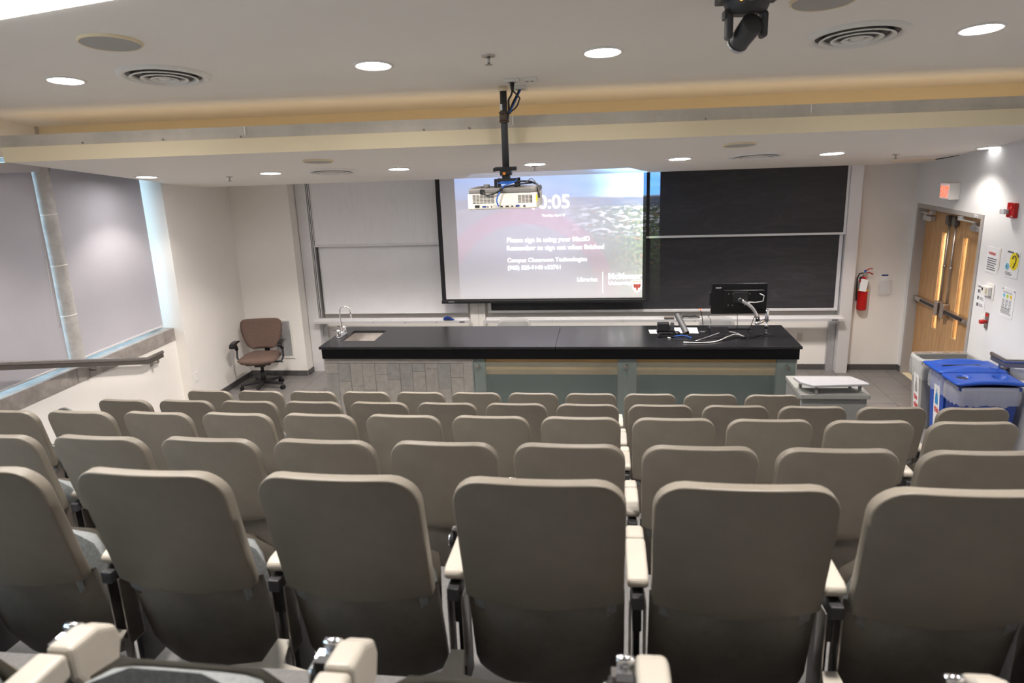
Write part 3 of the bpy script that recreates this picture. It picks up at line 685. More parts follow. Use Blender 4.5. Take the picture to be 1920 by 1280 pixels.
OB().box(-.035, .035, .10, .335, .36, .38).box(-.035, .035, .325, .345, .36, .66).build('back_bar', M_black, oc, .006)
OB().cyl((0, 0, .10), (0, 0, .24), .035, n=18).cyl((0, 0, .24), (0, 0, .33), .022, n=16).build('gas_column', M_black, oc)
for k_ in range(5):
    a_ = math.radians(-18+72*k_); d = Vector((math.cos(a_), math.sin(a_), 0)); n_ = Vector((-d.y, d.x, 0))
    b = OB(); h_ = .028
    P0 = d*.02; P1 = d*.29
    b.hexa([P0-n_*.032+Vector((0, 0, .075)), P1-n_*.02+Vector((0, 0, .065)), P1+n_*.02+Vector((0, 0, .065)), P0+n_*.032+Vector((0, 0, .075))],
           [P0-n_*.03+Vector((0, 0, .125)), P1-n_*.018+Vector((0, 0, .092)), P1+n_*.018+Vector((0, 0, .092)), P0+n_*.03+Vector((0, 0, .125))])
    leg = b.build('base_leg', M_black, oc, .006)
    for s_ in (-1, 1):
        c_ = d*.285+n_*.016*s_; c_.z = .029; OB().cyl(c_-n_*.011, c_+n_*.011, .028, n=14).build('castor', M_blackg, leg)
for s_ in (-1, 1):
    OB().tube([(s_*.10, -.02, .37), (s_*.27, -.02, .37), (s_*.305, -.01, .44), (s_*.30, 0, .56), (s_*.30, -.01, .62)], .014, 8).build('arm_post', M_dark, oc)
    b = OB(); b.tube([(s_*.30, -.01, .55), (s_*.305, -.015, .60), (s_*.312, -.03, .645)], .024, 10); b.build('arm_sleeve', M_blackg, oc)
    b = OB(); pr_ = [(-.15, .60), (-.16, .635), (-.12, .66), (-.04, .67), (.05, .665), (.10, .65), (.105, .635), (.02, .635), (-.06, .625), (-.10, .59)]
    b.prism([(s_*.312-.035, y_, z_) for y_, z_ in pr_], (.07, 0, 0)); b.build('arm_pad', M_blackg, oc, .014)
OB().tube([(.12, -.02, .375), (.20, -.03, .37), (.30, -.03, .362)], .006, 6).build('lever', M_black, oc)

# low media cabinet right of the counter
mc = thing('media_cabinet', (2.09, 6.62, 0), 'low grey cabinet with raised pale shelf right of the counter', 'cabinet')
c4 = [Z(*p, .80) for p in ((1487, 706), (1530, 722.5), (1629, 718), (1596, 705))]
T = [(c4[0].x, c4[0].y), (1.80, 6.66), (1.89, 6.56), (2.395, 6.61), (2.40, 6.65), (2.315, 6.83)]
MB().prism([(a_, c_, .778) for a_, c_ in T], (0, 0, .022)).build('raised_shelf', M_lam, mc, .004)
for a_, c_ in ((1.93, 6.60), (2.33, 6.65), (1.84, 6.80), (2.29, 6.80)): MB().box(a_-.012, a_+.012, c_-.012, c_+.012, .70, .779).build('shelf_support', M_cab, mc)
box('carcass', M_cab, mc, 1.80, 2.40, 6.66, 7.16, .02, .66, .003)
box('top', mat('cab_top', (.26, .26, .25), .5), mc, 1.79, 2.41, 6.58, 7.17, .66, .70, .003)
MB().box(1.81, 2.39, 6.615, 6.658, .03, .655).build('front_door', mat('cab_front', (.22, .225, .22), .5), mc, .003)

# ---------------------------------------------------------------- bins
def bin_body(r, x0, x1, y0, y1, h, m):
    ins = .05; b = MB()
    b.hexa([(x0+ins, y0+ins*.5, .005), (x1-ins, y0+ins*.5, .005), (x1-ins, y1-ins*.5, .005), (x0+ins, y1-ins*.5, .005)], [(x0, y0, h), (x1, y0, h), (x1, y1, h), (x0, y1, h)])
    b.f.pop(1); b.sm.pop(1)
    o_ = b.build('body', m, r); md = o_.modifiers.new('s', 'SOLIDIFY'); md.thickness = .006; md.offset = 1; md = o_.modifiers.new('bevel', 'BEVEL'); md.width = .010; md.segments = 2; md.limit_method = 'ANGLE'
    rm = MB(); w = .014
    rm.box(x0-w, x1+w, y0-w, y0+.004, h-.03, h).box(x0-w, x1+w, y1-.004, y1+w, h-.03, h).box(x0-w, x0+.004, y0, y1, h-.03, h).box(x1-.004, x1+w, y0, y1, h-.03, h)
    rm.build('rim', m, r, .004)
def liner(r, x0, x1, y0, y1, zt, drop, seed, up=.0):
    rnd = random.Random(seed); b = MB(); n = 56; rows = 6; vs = []
    def pt(t, e):
        P = 2*((x1-x0)+(y1-y0)); d = t*P; w = x1-x0; h = y1-y0
        if d < w: return (x0+d, y0-e)
        d -= w
        if d < h: return (x1+e, y0+d)
        d -= h
        if d < w: return (x1-d, y1+e)
        return (x0-e, y1-(d-w))
    prof = [(0, up), (.012, up*.9), (.020, -drop*.25), (.024, -drop*.5), (.022, -drop*.75), (.014, -drop)]
    ph = [rnd.random()*.016 for _ in range(n)]; lo = [rnd.random()*.03 for _ in range(n)]
    for j, (e, dz_) in enumerate(prof):
        for i in range(n):
            px, py = pt(i/n, e+ph[i]*(j/5)); vs.append((px, py, zt+dz_-(lo[i] if j == 5 else 0)-(lo[i]*.4 if j == 0 else 0)))
    fs = [(j*n+i, j*n+(i+1) % n, (j+1)*n+(i+1) % n, (j+1)*n+i) for j in range(5) for i in range(n)]
    b.add(vs, fs, True); return b.build('liner', M_bag, r)
def sticker(r, x0, yc, h, col, words, icon_m):
    """label on the narrow end facing the room, leaning with the bin side"""
    zt_ = h-.10; xx = x0-.001
    def P(y_, z_, e=0): return (x0+.05*(1-z_/h)-.002-e, y_, z_)
    w = .062
    st_ = MB().hexa([P(yc-w, .10), P(yc+w, .10), P(yc+w, .10, .001), P(yc-w, .10, .001)], [P(yc-w, zt_), P(yc+w, zt_), P(yc+w, zt_, .001), P(yc-w, zt_, .001)]).build('sticker', M_paper, r)
    ic = [(-.032, 0), (-.034, .05), (-.022, .10), (-.008, .135), (-.012, .16), (.012, .16), (.008, .135), (.022, .10), (.034, .05), (.032, 0)]
    b = MB(); b.prism([P(yc-a_, zt_-.20+c_, .0012) for a_, c_ in ic], (-.0008, 0, 0)); b.build('bag_symbol', icon_m, st_)
    y_ = yc+.045
    z_ = zt_-.28
    for wd in words:
        q_ = P(y_, z_, .003); text_mesh('lettering', wd, q_, .10 if len(wd) > 3 else .078, (0, -1, 0), (-.05, 0, h), M_inkr if col == 'r' else M_blued, st_, .03, h=.068); z_ -= .085
    return r
h = .77
g = thing('recycling_bin', (3.52, 7.68, 0), 'grey bin with open clear liner, furthest back of the three bins', 'bin', 'bins by the right wall')
GB = (3.235, 3.775, 7.54, 7.80)
bin_body(g, *GB, h-.02, M_gbin); liner(g, *GB, h+.0, .20, 3); sticker(g, GB[0], 7.67, h-.1, 'r', ['the', 'other'], M_gbin)
g2 = thing('recycling_bin', (3.50, 7.18, 0), 'blue bin with a long slotted lid, middle of the three bins', 'bin', 'bins by the right wall')
B2 = (3.24, 3.76, 7.05, 7.36); bin_body(g2, *B2, .745, M_blue); liner(g2, *B2, .755, .19, 5); sticker(g2, B2[0], 7.20, .70, 'r', ['this'], mat('bag_blue', (.02, .25, .6), .5))
g3 = thing('recycling_bin', (3.45, 6.82, 0), 'blue bin with a round-holed lid, nearest of the three bins', 'bin', 'bins by the right wall')
B3 = (3.22, 3.72, 6.68, 6.97); bin_body(g3, *B3, .745, M_blued); liner(g3, *B3, .755, .17, 8)
def lid(r, x0, x1, y0, y1, z, kind):
    nx, ny = 40, 24; vs = []; b = MB(); R0 = .04
    w, d = x1-x0, y1-y0
    def hgt(u, v):   # u,v in 0..1
        e = min(u, 1-u)*w; f_ = min(v, 1-v)*d; edge = min(1, min(e, f_)/.02); z_ = .008+.012*math.sqrt(max(0, edge))
        arch = .032*max(0, 1-((u-.5)/.46)**2)
        if kind == 'slot':
            ridge = math.exp(-((v-.84+.25*(u-.5)**2)/.10)**4)+math.exp(-((v-.26+.25*(u-.5)**2)/.16)**4)
            z_ += arch*min(1, ridge)
        else:
            z_ += arch*min(1, math.exp(-((v-.12)/.14)**4))*.8
            for cx_ in (.24, .78):
                q_ = ((u-cx_)*w)**2+((v-.62)*d)**2; q_ = math.sqrt(q_)
                if q_ < .062: z_ -= .03 if q_ < .05 else .03*(.062-q_)/.012
        return z_
    for j in range(ny+1):
        for i in range(nx+1):
            u, v = i/nx, j/ny; a_ = x0+u*w; c_ = y0+v*d
            ex, ey = min(u, 1-u)*w, min(v, 1-v)*d
            if ex < R0 and ey < R0:
                dx_, dy_ = R0-ex, R0-ey; L = math.hypot(dx_, dy_)
                if L > R0:
                    s_ = R0/L; nxx, nyy = R0-dx_*s_, R0-dy_*s_
                    a_ = x0+nxx if u < .5 else x1-nxx; c_ = y0+nyy if v < .5 else y1-nyy
            vs.append((a_, c_, z+hgt(u, v)))
    fs = [(j*(nx+1)+i, j*(nx+1)+i+1, (j+1)*(nx+1)+i+1, (j+1)*(nx+1)+i) for j in range(ny) for i in range(nx)]
    b.add(vs, fs, True); o = b.build('lid', M_blue, r); md = o.modifiers.new('s', 'SOLIDIFY'); md.thickness = .022; md.offset = -1
    if kind == 'slot': 
        MB().hexa([(x0+.10, y0+.20, z+.022), (x1-.16, y0+.22, z+.022), (x1-.18, y0+.245, z+.022), (x0+.13, y0+.225, z+.022)], [(x0+.10, y0+.20, z+.026), (x1-.16, y0+.22, z+.026), (x1-.18, y0+.245, z+.026), (x0+.13, y0+.225, z+.026)]).build('slot', M_black, r)
    else: MB().cyl((x0+.24*w, y0+.62*d, z-.001), (x0+.24*w, y0+.62*d, z+.0075), .047, n=24).build('hole', M_black, r)
lid(g2, 3.17, 3.80, 7.01, 7.42, .772, 'slot'); lid(g3, 3.165, 3.765, 6.64, 7.0, .772, 'hole')

# ---------------------------------------------------------------- handrails
def rail(name, label, pts, out, brk, under):
    r = thing(name, pts[0], label, 'handrail'); P = [Vector(p) for p in pts]
    MB().tube(P, .019, 12).build('tube', M_steel, r)
    for a_, c_ in zip(P, P[1:]):
        b = MB(); z1 = Vector((0, 0, -.012)); z2 = Vector((0, 0, -.062)); e = Vector((.006, 0, 0))
        b.hexa([a_+z2-e, a_+z2+e, c_+z2+e, c_+z2-e], [a_+z1-e, a_+z1+e, c_+z1+e, c_+z1-e]); b.build('flat_bar', under, r)
    for t in brk:
        for a_, c_ in zip(P, P[1:]):
            if (a_.y-t)*(c_.y-t) <= 0:
                q = a_+(c_-a_)*((t-a_.y)/(c_.y-a_.y)); b = MB()
                b.box(q.x-.004, q.x+.004, q.y-.02, q.y+.02, q.z-.10, q.z-.05).box(min(q.x, q.x+out), max(q.x, q.x+out), q.y-.012, q.y+.012, q.z-.105, q.z-.085).box(q.x+out-.004*(1 if out > 0 else -1), q.x+out, q.y-.03, q.y+.03, q.z-.14, q.z-.06)
                b.build('bracket', M_steel, r, .002); break
xw = -5.09
rail('handrail', 'steel handrail on the left wall below the blinds', [(xw, 7.39, .885), (xw, 7.10, .885), (xw, 5.2, 1.405), (xw, 3.2, 1.98), (xw, 2.3, 2.24)], -.088, (7.28, 6.32, 4.6, 3.2), mat('rail_bar', (.16, .14, .13), .4, metal=.6))
rail('handrail', 'short steel handrail on the right wall behind the blue bins', [(3.75, 7.29, .90), (3.75, 7.02, .90), (3.75, 5.2, 1.41), (3.75, 2.3, 2.24)], .078, (7.12, 5.6, 3.4), mat('rail_bar_r', (.16, .15, .15), .4, metal=.6))

# ---------------------------------------------------------------- right wall items
def on_right(name, tl, br, m, label, cat, t=.003, x=XR, group=None):
    a_ = X(*tl, x); c_ = X(*br, x); r = thing(name, (x-t/2, (a_.y+c_.y)/2, c_.z), label, cat, group)
    y0, y1, z0_, z1_ = min(a_.y, c_.y), max(a_.y, c_.y), c_.z, a_.z
    box('sheet', m, r, x-t, x-.0005, y0, y1, z0_, z1_); return r, y0, y1, z0_, z1_
NW, UZ = (0, -1, 0), (0, 0, 1)
def lines(r, y0, y1, zs, h_, x, m=M_ink, seed=1):
    rnd = random.Random(seed); b = MB()
    for z_ in zs:
        y_ = y1
        e = y1-(y1-y0)*rnd.uniform(.75, 1)
        while y_ > e:
            w_ = rnd.uniform(.012, .03); b.box(x-.0012, x-.0002, max(y_-w_, e), y_, z_, z_+h_); y_ -= w_+.006
    b.build('print_lines', m, r)
r, y0, y1, z0_, z1_ = on_right('warning_notice', (1853, 461), (1869, 515), M_paper, 'white paper notice with a red heading beside the door frame', 'notice')
text_mesh('lettering', 'WARNING', (XR-.0045, y1-.035, z1_-.075), .135, NW, UZ, M_inkr, r, .02, h=.03)
lines(r, y0+.03, y1-.03, [z1_-.115-.022*i for i in range(6)], .008, XR-.004, seed=2); lines(r, y0+.03, y0+.08, [z0_+.05], .006, XR-.004)
box('tape', mat('tape', (.75, .70, .62), .5), r, XR-.004, XR-.0005, y0-.025, y0, z0_+.05, z1_+.01)
r, y0, y1, z0_, z1_ = on_right('hearing_poster', (1890, 466), (1907, 524), M_paper, 'poster with a black ear symbol on a yellow disc', 'poster')
ym_ = (y0+y1)/2; hgt_ = z1_-z0_
rb = MB(); rbox(rb, XR-.0045, XR-.003, y0+.012, y0+.012+.145, z0_+.075, z0_+.075+.165, .07, 'x', 8); rb.build('yellow_disc', M_yel, r)
yc_, zc_ = y0+.085, z0_+.16
ear = [(-.035, -.055), (-.030, -.03), (-.005, -.005), (.012, .02), (.010, .045), (-.010, .058), (-.030, .050), (-.038, .03)]
MB().tube([(XR-.0065, yc_-a_, zc_+c_) for a_, c_ in [(-.010, -.055), (.0, -.06), (.012, -.05), (.015, -.03), (.028, -.01), (.034, .015), (.026, .042), (.0, .052), (-.022, .04), (-.028, .02)]], .0045, 6).build('ear_symbol', M_ink, r)
for k_ in (1, 2): MB().tube([(XR-.0065, yc_-.02-(.035+.014*k_)*math.cos(t), zc_+.02+(.035+.014*k_)*math.sin(t)) for t in [.5+i*.13 for i in range(9)]], .0028, 5).build('sound_arc', M_ink, r)
MB().cyl((XR-.0045, y1-.035, z0_+.095), (XR-.003, y1-.035, z0_+.095), .033, n=24).build('blue_disc', M_lblue, r)
text_mesh('lettering', 'K', (XR-.006, y1-.022, z0_+.080), .024, NW, UZ, M_ink, r, .03, h=.03)
for k_ in range(4): MB().cyl((XR-.006, yc_+.06-.018*k_, zc_-.06+.012*k_), (XR-.0045, yc_+.06-.018*k_, zc_-.06+.012*k_), .003, n=6).build('dot', M_ink, r)
lines(r, y0+.08, y1-.015, [z1_-.03], .014, XR-.004, seed=4); lines(r, y0+.09, y1-.015, [z0_+.018, z0_+.03, z0_+.042], .004, XR-.004, seed=5)
r, y0, y1, z0_, z1_ = on_right('support_notice', (1881, 537), (1897, 600), M_paper, 'white framed notice with three coloured discs under the ear poster', 'notice')
for k_, m_ in enumerate((M_lblue, mat('green_print', (.45, .62, .05), .6), mat('gold_print', (.85, .55, .05), .6))):
    MB().cyl((XR-.0045, y1-.045-.06*k_, z1_-.075), (XR-.003, y1-.045-.06*k_, z1_-.075), .019, n=20).build('disc', m_, r)
    lines(r, y1-.07-.06*k_, y1-.025-.06*k_, [z1_-.115-.013*i for i in range(7)], .004, XR-.004, seed=10+k_)
text_mesh('lettering', 'Campus Classroom Support', (XR-.0045, y1-.02, z1_-.045), .16, NW, UZ, M_ink, r, .01)
lines(r, y0+.02, y1-.02, [z0_+.035+.012*i for i in range(5)], .004, XR-.004, seed=20)
for yy, zz in ((y1-.012, z1_-.012), (y0+.012, z1_-.012)): MB().cyl((XR-.006, yy, zz), (XR-.003, yy, zz), .006, n=10).build('screw', M_ink, r)
r, y0, y1, z0_, z1_ = on_right('instruction_card', (1835, 531), (1845, 582), M_paper, 'laminated card with black symbols hanging next to the door frame', 'notice')
text_mesh('lettering', 'DON\'T PANIC'if False else 'EVENT FAILED', (XR-.0045, y1-.01, z1_-.035), .15, NW, UZ, M_ink, r, .02, h=.02)
for k_ in range(3):
    box('symbol', M_ink, r, XR-.0045, XR-.003, y1-.045, y1-.018, z1_-.09-.07*k_, z1_-.055-.07*k_); lines(r, y0+.02, y1-.06, [z1_-.062-.07*k_-.011*i for i in range(3)], .004, XR-.004, seed=30+k_)
th = thing('thermostat', (3.82, 7.63, 1.39), 'cream wall thermostat with small dark window beside the card', 'thermostat')
a_, c_ = X(1852, 533, XR), X(1864, 560, XR)
box('plate', M_white, th, XR-.008, XR-.001, 7.55, 7.67, 1.37, 1.53, .002); box('housing', M_white, th, XR-.045, XR-.008, 7.585, 7.72, 1.41, 1.50, .004)
box('window', M_black, th, XR-.047, XR-.0445, 7.685, 7.71, 1.45, 1.48); box('louvre', mat('louvre', (.55, .48, .38), .6), th, XR-.047, XR-.0445, 7.60, 7.64, 1.425, 1.485)
pb = thing('emergency_button', (3.82, 7.63, 1.08), 'red push button on a steel plate below the thermostat', 'button')
box('plate', M_steel, pb, XR-.006, XR-.001, 7.585, 7.655, 1.07, 1.235, .002); box('red_tag', M_red, pb, XR-.0075, XR-.006, 7.59, 7.65, 1.195, 1.225)
MB().cyl((XR-.006, 7.62, 1.14), (XR-.03, 7.62, 1.14), .016, n=16).cyl((XR-.03, 7.62, 1.14), (XR-.065, 7.62, 1.14), .024, .022, n=20).build('button', M_red, pb)
box('label_strip', M_paper, pb, XR-.004, XR-.001, 7.68, 7.75, 1.12, 1.19)
fa = thing('fire_alarm_strobe', (3.80, 7.40, 2.2), 'red fire alarm with clear strobe high on the right wall', 'alarm')
box('housing', M_red, fa, XR-.04, XR-.001, 7.335, 7.465, 2.205, 2.345, .008)
rb = MB(); rbox(rb, XR-.085, XR-.04, 7.41, 7.50, 2.235, 2.285, .015, 'x'); rb.build('strobe_lens', mat('strobe', (.85, .87, .9), .1, trans=.5), fa, .008)
MB().cyl((XR-.046, 7.38, 2.305), (XR-.04, 7.38, 2.305), .018, n=16).build('horn_grille', M_inkr, fa)
text_mesh('lettering', 'FIRE', (XR-.0415, 7.385, 2.215), .045, NW, UZ, M_paper, fa, .02, h=.012)
ex = thing('exit_sign', (3.76, 8.60, 2.28), 'small white box sign with glowing red EXIT above the double doors', 'sign')
fx = 3.72; zb_, zt_ = 2.298, 2.474; ya_, yb_ = 8.51, 8.745
box('housing', M_white, ex, fx, XR-.001, ya_, yb_, zb_, zt_, .004); box('face', M_exitf, ex, fx-.003, fx+.001, ya_+.008, yb_-.008, zb_+.008, zt_-.008)
text_mesh('lettering', 'EXIT', (fx-.005, yb_-.022, zb_+.03), .19, NW, UZ, M_exit, ex, .035, h=.115)

# front wall items
fe = thing('fire_extinguisher', (3.285, 9.58, .83), 'red fire extinguisher with paper tag right of the blackboards', 'fire extinguisher')
fxc, fyc = 3.283, 9.585
MB().lathe((fxc, fyc, .835), [(0, 0), (.055, 0), (.062, .01), (.062, .33), (.058, .37), (.045, .395), (.022, .41), (.02, .43), (0, .43)], 28).build('cylinder', M_red, fe)
MB().lathe((fxc, fyc, 1.115), [(.0625, 0), (.0627, .085)], 28).build('label_band', mat('fe_label', (.35, .32, .30), .5, noise=.6, scale=60), fe)
MB().lathe((fxc, fyc, 1.09), [(.0628, 0), (.063, .016)], 28).build('yellow_band', M_yel, fe)
b = MB(); b.cyl((fxc, fyc, 1.26), (fxc, fyc, 1.31), .018, n=14).box(fxc-.02, fxc+.02, fyc-.015, fyc+.015, 1.30, 1.325); b.build('valve', M_steel, fe, .003)
b = MB(); b.tube([(fxc+.01, fyc, 1.31), (fxc+.05, fyc-.01, 1.325), (fxc+.10, fyc-.02, 1.30)], .007, 8); b.tube([(fxc+.0, fyc, 1.33), (fxc+.05, fyc-.01, 1.37), (fxc+.09, fyc-.02, 1.372)], .007, 8); b.build('handle', M_red, fe)
MB().tube([(fxc-.01, fyc, 1.315), (fxc-.06, fyc-.01, 1.31), (fxc-.085, fyc-.01, 1.25), (fxc-.08, fyc-.01, 1.05), (fxc-.075, fyc-.01, .96)], .009, 8).build('hose', M_black, fe)
MB().box(fxc-.012, fxc+.012, fyc-.03, fyc-.02, 1.325, 1.36).build('blue_seal', M_cabb, fe, .003)
MB().hexa([(fxc-.075, fyc-.075, 1.10), (fxc+.01, fyc-.085, 1.085), (fxc+.01, fyc-.083, 1.085), (fxc-.075, fyc-.073, 1.10)], [(fxc-.055, fyc-.075, 1.255), (fxc+.03, fyc-.085, 1.24), (fxc+.03, fyc-.083, 1.24), (fxc-.055, fyc-.073, 1.255)]).build('paper_tag', M_paper, fe)
MB().box(fxc-.03, fxc+.03, fyc+.05, YF-.001, .95, 1.25).build('wall_bracket', M_dark, fe)
hd = thing('card_holder', (3.56, 9.64, 1.02), 'clear hanging card holder on the wall right of the extinguisher', 'holder')
box('card', M_paper, hd, 3.505, 3.60, 9.638, 9.642, 1.04, 1.28); box('pocket', M_bag, hd, 3.49, 3.625, 9.620, 9.634, 1.02, 1.21); box('blue_heading', M_blued, hd, 3.515, 3.595, 9.636, 9.638, 1.265, 1.282)
MB().tube([(3.60, 9.63, 1.21), (3.64, 9.62, 1.20), (3.645, 9.61, 1.06), (3.62, 9.60, 1.02)], .002, 5).build('wire', M_alu, hd)
def outlet(p, nrm, label):
    r = thing('wall_outlet', p, label, 'outlet'); x_, y_, z_ = p
    if abs(nrm[0]) > .5:
        box('plate', M_white, r, x_, x_+.006, y_-.037, y_+.037, z_, z_+.118, .002)
        for k_ in (0, 1):
            box('socket', M_paper, r, x_+.006, x_+.009, y_-.018, y_+.018, z_+.018+.046*k_, z_+.052+.046*k_, .002)
    else:
        box('plate', mat('plate_beige', (.62, .57, .5), .5), r, x_-.037, x_+.037, y_-.006, y_, z_, z_+.118, .002)
        for k_ in (0, 1):
            box('socket', mat('plate_beige', (.6, .55, .5), .5), r, x_-.018, x_+.018, y_-.009, y_-.006, z_+.018+.046*k_, z_+.052+.046*k_, .002)
            for dx in (-.007, .007): box('slot', M_dark, r, x_+dx-.001, x_+dx+.001, y_-.010, y_-.0085, z_+.03+.046*k_, z_+.042+.046*k_)
outlet((XL, 7.905, .36), (1, 0, 0), 'white wall outlet low on the left wall behind the office chair')
outlet((2.56, YF, .395), (0, -1, 0), 'beige wall outlet under the blackboards right of the counter')
gv = thing('return_air_grille', (-4.51, 9.27, .258), 'tall white wall grille with fine vertical slats behind the office chair', 'vent')
gx0, gx1, gz0, gz1 = -4.665, -4.375, .258, .825
b = MB(); b.box(gx0, gx0+.03, 9.268, 9.281, gz0, gz1).box(gx1-.03, gx1, 9.268, 9.281, gz0, gz1).box(gx0+.03, gx1-.03, 9.268, 9.281, gz0, gz0+.03).box(gx0+.03, gx1-.03, 9.268, 9.281, gz1-.03, gz1); b.build('frame', M_white, gv, .002)
box('recess', M_dark, gv, gx0+.03, gx1-.03, 9.279, 9.2805, gz0+.03, gz1-.03)
x = gx0+.036
while x < gx1-.034: box('slat', M_alup, gv, x, x+.006, 9.270, 9.279, gz0+.03, gz1-.03); x += .0125

# ---------------------------------------------------------------- ceiling fittings
DN = -NC
LAMPS = []
def downlight(p, R, label, group, power=1.0, dx=0):
    r = thing('downlight', p, label, 'ceiling light', group)
    p = Vector(p)
    MB().lathe(p, [(R*1.22, 0), (R*1.20, .006), (R*1.02, .010), (R*.99, -.004)], 36, DN).build('trim_ring', M_white, r)
    MB().lathe(p, [(0, .004), (R*.99, .004), (R*.99, .001)], 36, DN).build('lens', M_lens if dx >= 0 else mat('lamp_lens_dim', (1, 1, 1), .5, emit=(1, .97, .95), es=4), r)
    L = bpy.data.lights.new('lamp', 'SPOT'); L.energy = LIGHT_W*power; L.color = LAMP_COL; L.spot_size = math.radians(118); L.spot_blend = .5; L.shadow_soft_size = R*.8
    lo = bpy.data.objects.new('lamp', L); C.objects.link(lo); lo.location = p+DN*.03+Vector((dx, 0, 0))-Vector(r['_org']); lo.parent = r
    LAMPS.append(L)
low_l = [(275, 331), (507, 324), (748, 316), (1003, 307), (1274, 297), (1560, 287), (1857, 276)]
words = ['first', 'second', 'third', 'fourth', 'fifth', 'sixth', 'seventh', 'eighth', 'ninth', 'tenth', 'eleventh', 'twelfth', 'thirteenth']
for i, q in enumerate(low_l): downlight(lowpt(*q), .095+.018*i/6, 'round downlight in the lower ceiling, %s from the left of its row' % words[i], 'downlights in the lower ceiling', (.30, 1, 1, 1, 1, 1, .22)[i], (.1, 0, 0, 0, 0, 0, -.30)[i])
for i, q in enumerate([(123, 150), (700, 122), (1130, 97), (1840, 53)]): downlight(uppt(*q), .104+.006*(i > 0), 'round downlight in the upper ceiling, %s from the left of its row' % words[i], 'downlights in the upper ceiling')
def disc_vent(p, R, label, group):
    r = thing('round_diffuser', p, label, 'air vent', group); p = Vector(p)
    MB().lathe(p, [(R, -.002), (R*.99, .008), (R*.92, .018), (R*.84, .020), (R*.79, .002)], 40, DN).build('rim', M_white, r)
    MB().lathe(p, [(R*.80, .002), (0.0, .003)], 32, DN).build('recess', M_dark, r)
    for a_, h_ in ((.72, .0), (.50, .003), (.30, .006)): MB().lathe(p, [(R*a_, h_+.024), (R*(a_-.10), h_+.004), (R*(a_-.11), h_+.006), (R*(a_-.03), h_+.030), (R*a_, h_+.024)], 36, DN).build('cone_ring', M_white, r)
    MB().lathe(p, [(0, .030), (R*.12, .028), (R*.13, .012), (0, .010)], 24, DN).build('centre_button', M_white, r)
disc_vent(uppt(308, 141), .30, 'round air diffuser at upper left of the ceiling', 'round air diffusers')
disc_vent(uppt(1607, 65), .30, 'round air diffuser at upper right of the ceiling', 'round air diffusers')
disc_vent(lowpt(622, 320), .265, 'round air diffuser in the left half of the lower ceiling', 'round air diffusers')
disc_vent(lowpt(1417, 291), .28, 'round air diffuser in the right half of the lower ceiling', 'round air diffusers')
def speaker(p, R, label):
    r = thing('ceiling_speaker', p, label, 'speaker', 'round ceiling speakers'); p = Vector(p)
    MB().lathe(p, [(R, -.002), (R, .010), (R*.955, .016), (R*.94, .012)], 36, DN).build('rim', M_fasc, r)
    MB().lathe(p, [(R*.95, .012), (0, .013)], 36, DN).build('grille', M_spk, r)
speaker(uppt(207, 78), .165, 'round ceiling speaker left of the upper left downlight')
speaker(uppt(1545, -2), .165, 'round ceiling speaker cut by the top edge beside the ceiling camera')
speaker(lowpt(596, 301), .135, 'round ceiling speaker in the left half of the lower ceiling')
speaker(lowpt(1387, 270), .145, 'round ceiling speaker in the right half of the lower ceiling')
def sprinkler(p, label, k=1):
    r = thing('sprinkler', p, label, 'sprinkler', 'ceiling sprinklers'); p = Vector(p); D_ = Vector((0, 0, -1))
    MB().lathe(p, [(.036*k, .0), (.034*k, .008), (.012*k, .010)], 20, DN).build('escutcheon', M_steel, r)
    MB().cyl(p, p+D_*.045*k, .008*k, n=8).build('body', M_steel, r); MB().cyl(p+D_*.045*k, p+D_*.05*k, .020*k, n=14).build('deflector', M_steel, r)
sprinkler(uppt(916, 104), 'sprinkler in the upper ceiling above the projector pole', 1.2)
sprinkler(lowpt(430, 331), 'sprinkler in the lower ceiling between the first and second downlights')
sprinkler(lowpt(1003, 311.5), 'sprinkler just behind the downlight right of the projector')
sprinkler(lowpt(1680, 289), 'sprinkler in the lower ceiling above the access hatch')
# access hatch, a recessed tray with cream rim
ha = thing('access_hatch', lowpt(1730, 294), 'recessed rectangular ceiling hatch with cream edge near the right wall', 'hatch')
hp = [lowpt(1672, 299), lowpt(1754, 297), lowpt(1797, 290), lowpt(1716, 292.5)]
MB().prism([v+DN*.001 for v in hp], DN*.004).build('panel', M_ceil, ha)
MB().prism([hp[0]+DN*.001, hp[1]+DN*.001, hp[1]+DN*.018, hp[0]+DN*.018], (0, .01, 0)).build('lip', M_fasc, ha)
MB().prism([hp[1]+DN*.001, hp[2]+DN*.001, hp[1]+(hp[2]-hp[1])*.98+DN*.010, hp[1]+DN*.016], (.01, 0, 0)).build('lip', M_dark, ha)

# long luminous ceiling panel cut by the top left corner
pa, pb_ = uppt(0, 33), uppt(185, 0); d = (pb_-pa).normalized(); nn = NC.cross(d)
if nn.y > 0: nn = -nn
lpn = thing('ceiling_light_panel', pa, 'bright white luminous ceiling panel at the top left corner', 'ceiling light')
A = pa-d*1.6; B = pb_+d*1.3
MB().prism([A, B, B+nn*.6, A+nn*.6], DN*.01).build('diffuser', mat('panel_glow', (1, 1, 1), .5, emit=(1, .97, .93), es=7), lpn)
b = MB()
for u0, u1, v0, v1 in ((-.03, 0, -.03, .63),): pass
b.prism([A-d*.02, A, A+nn*.6, A-d*.02+nn*.6], DN*.014).prism([B, B+d*.02, B+d*.02+nn*.6, B+nn*.6], DN*.014); b.build('frame', M_white, lpn)

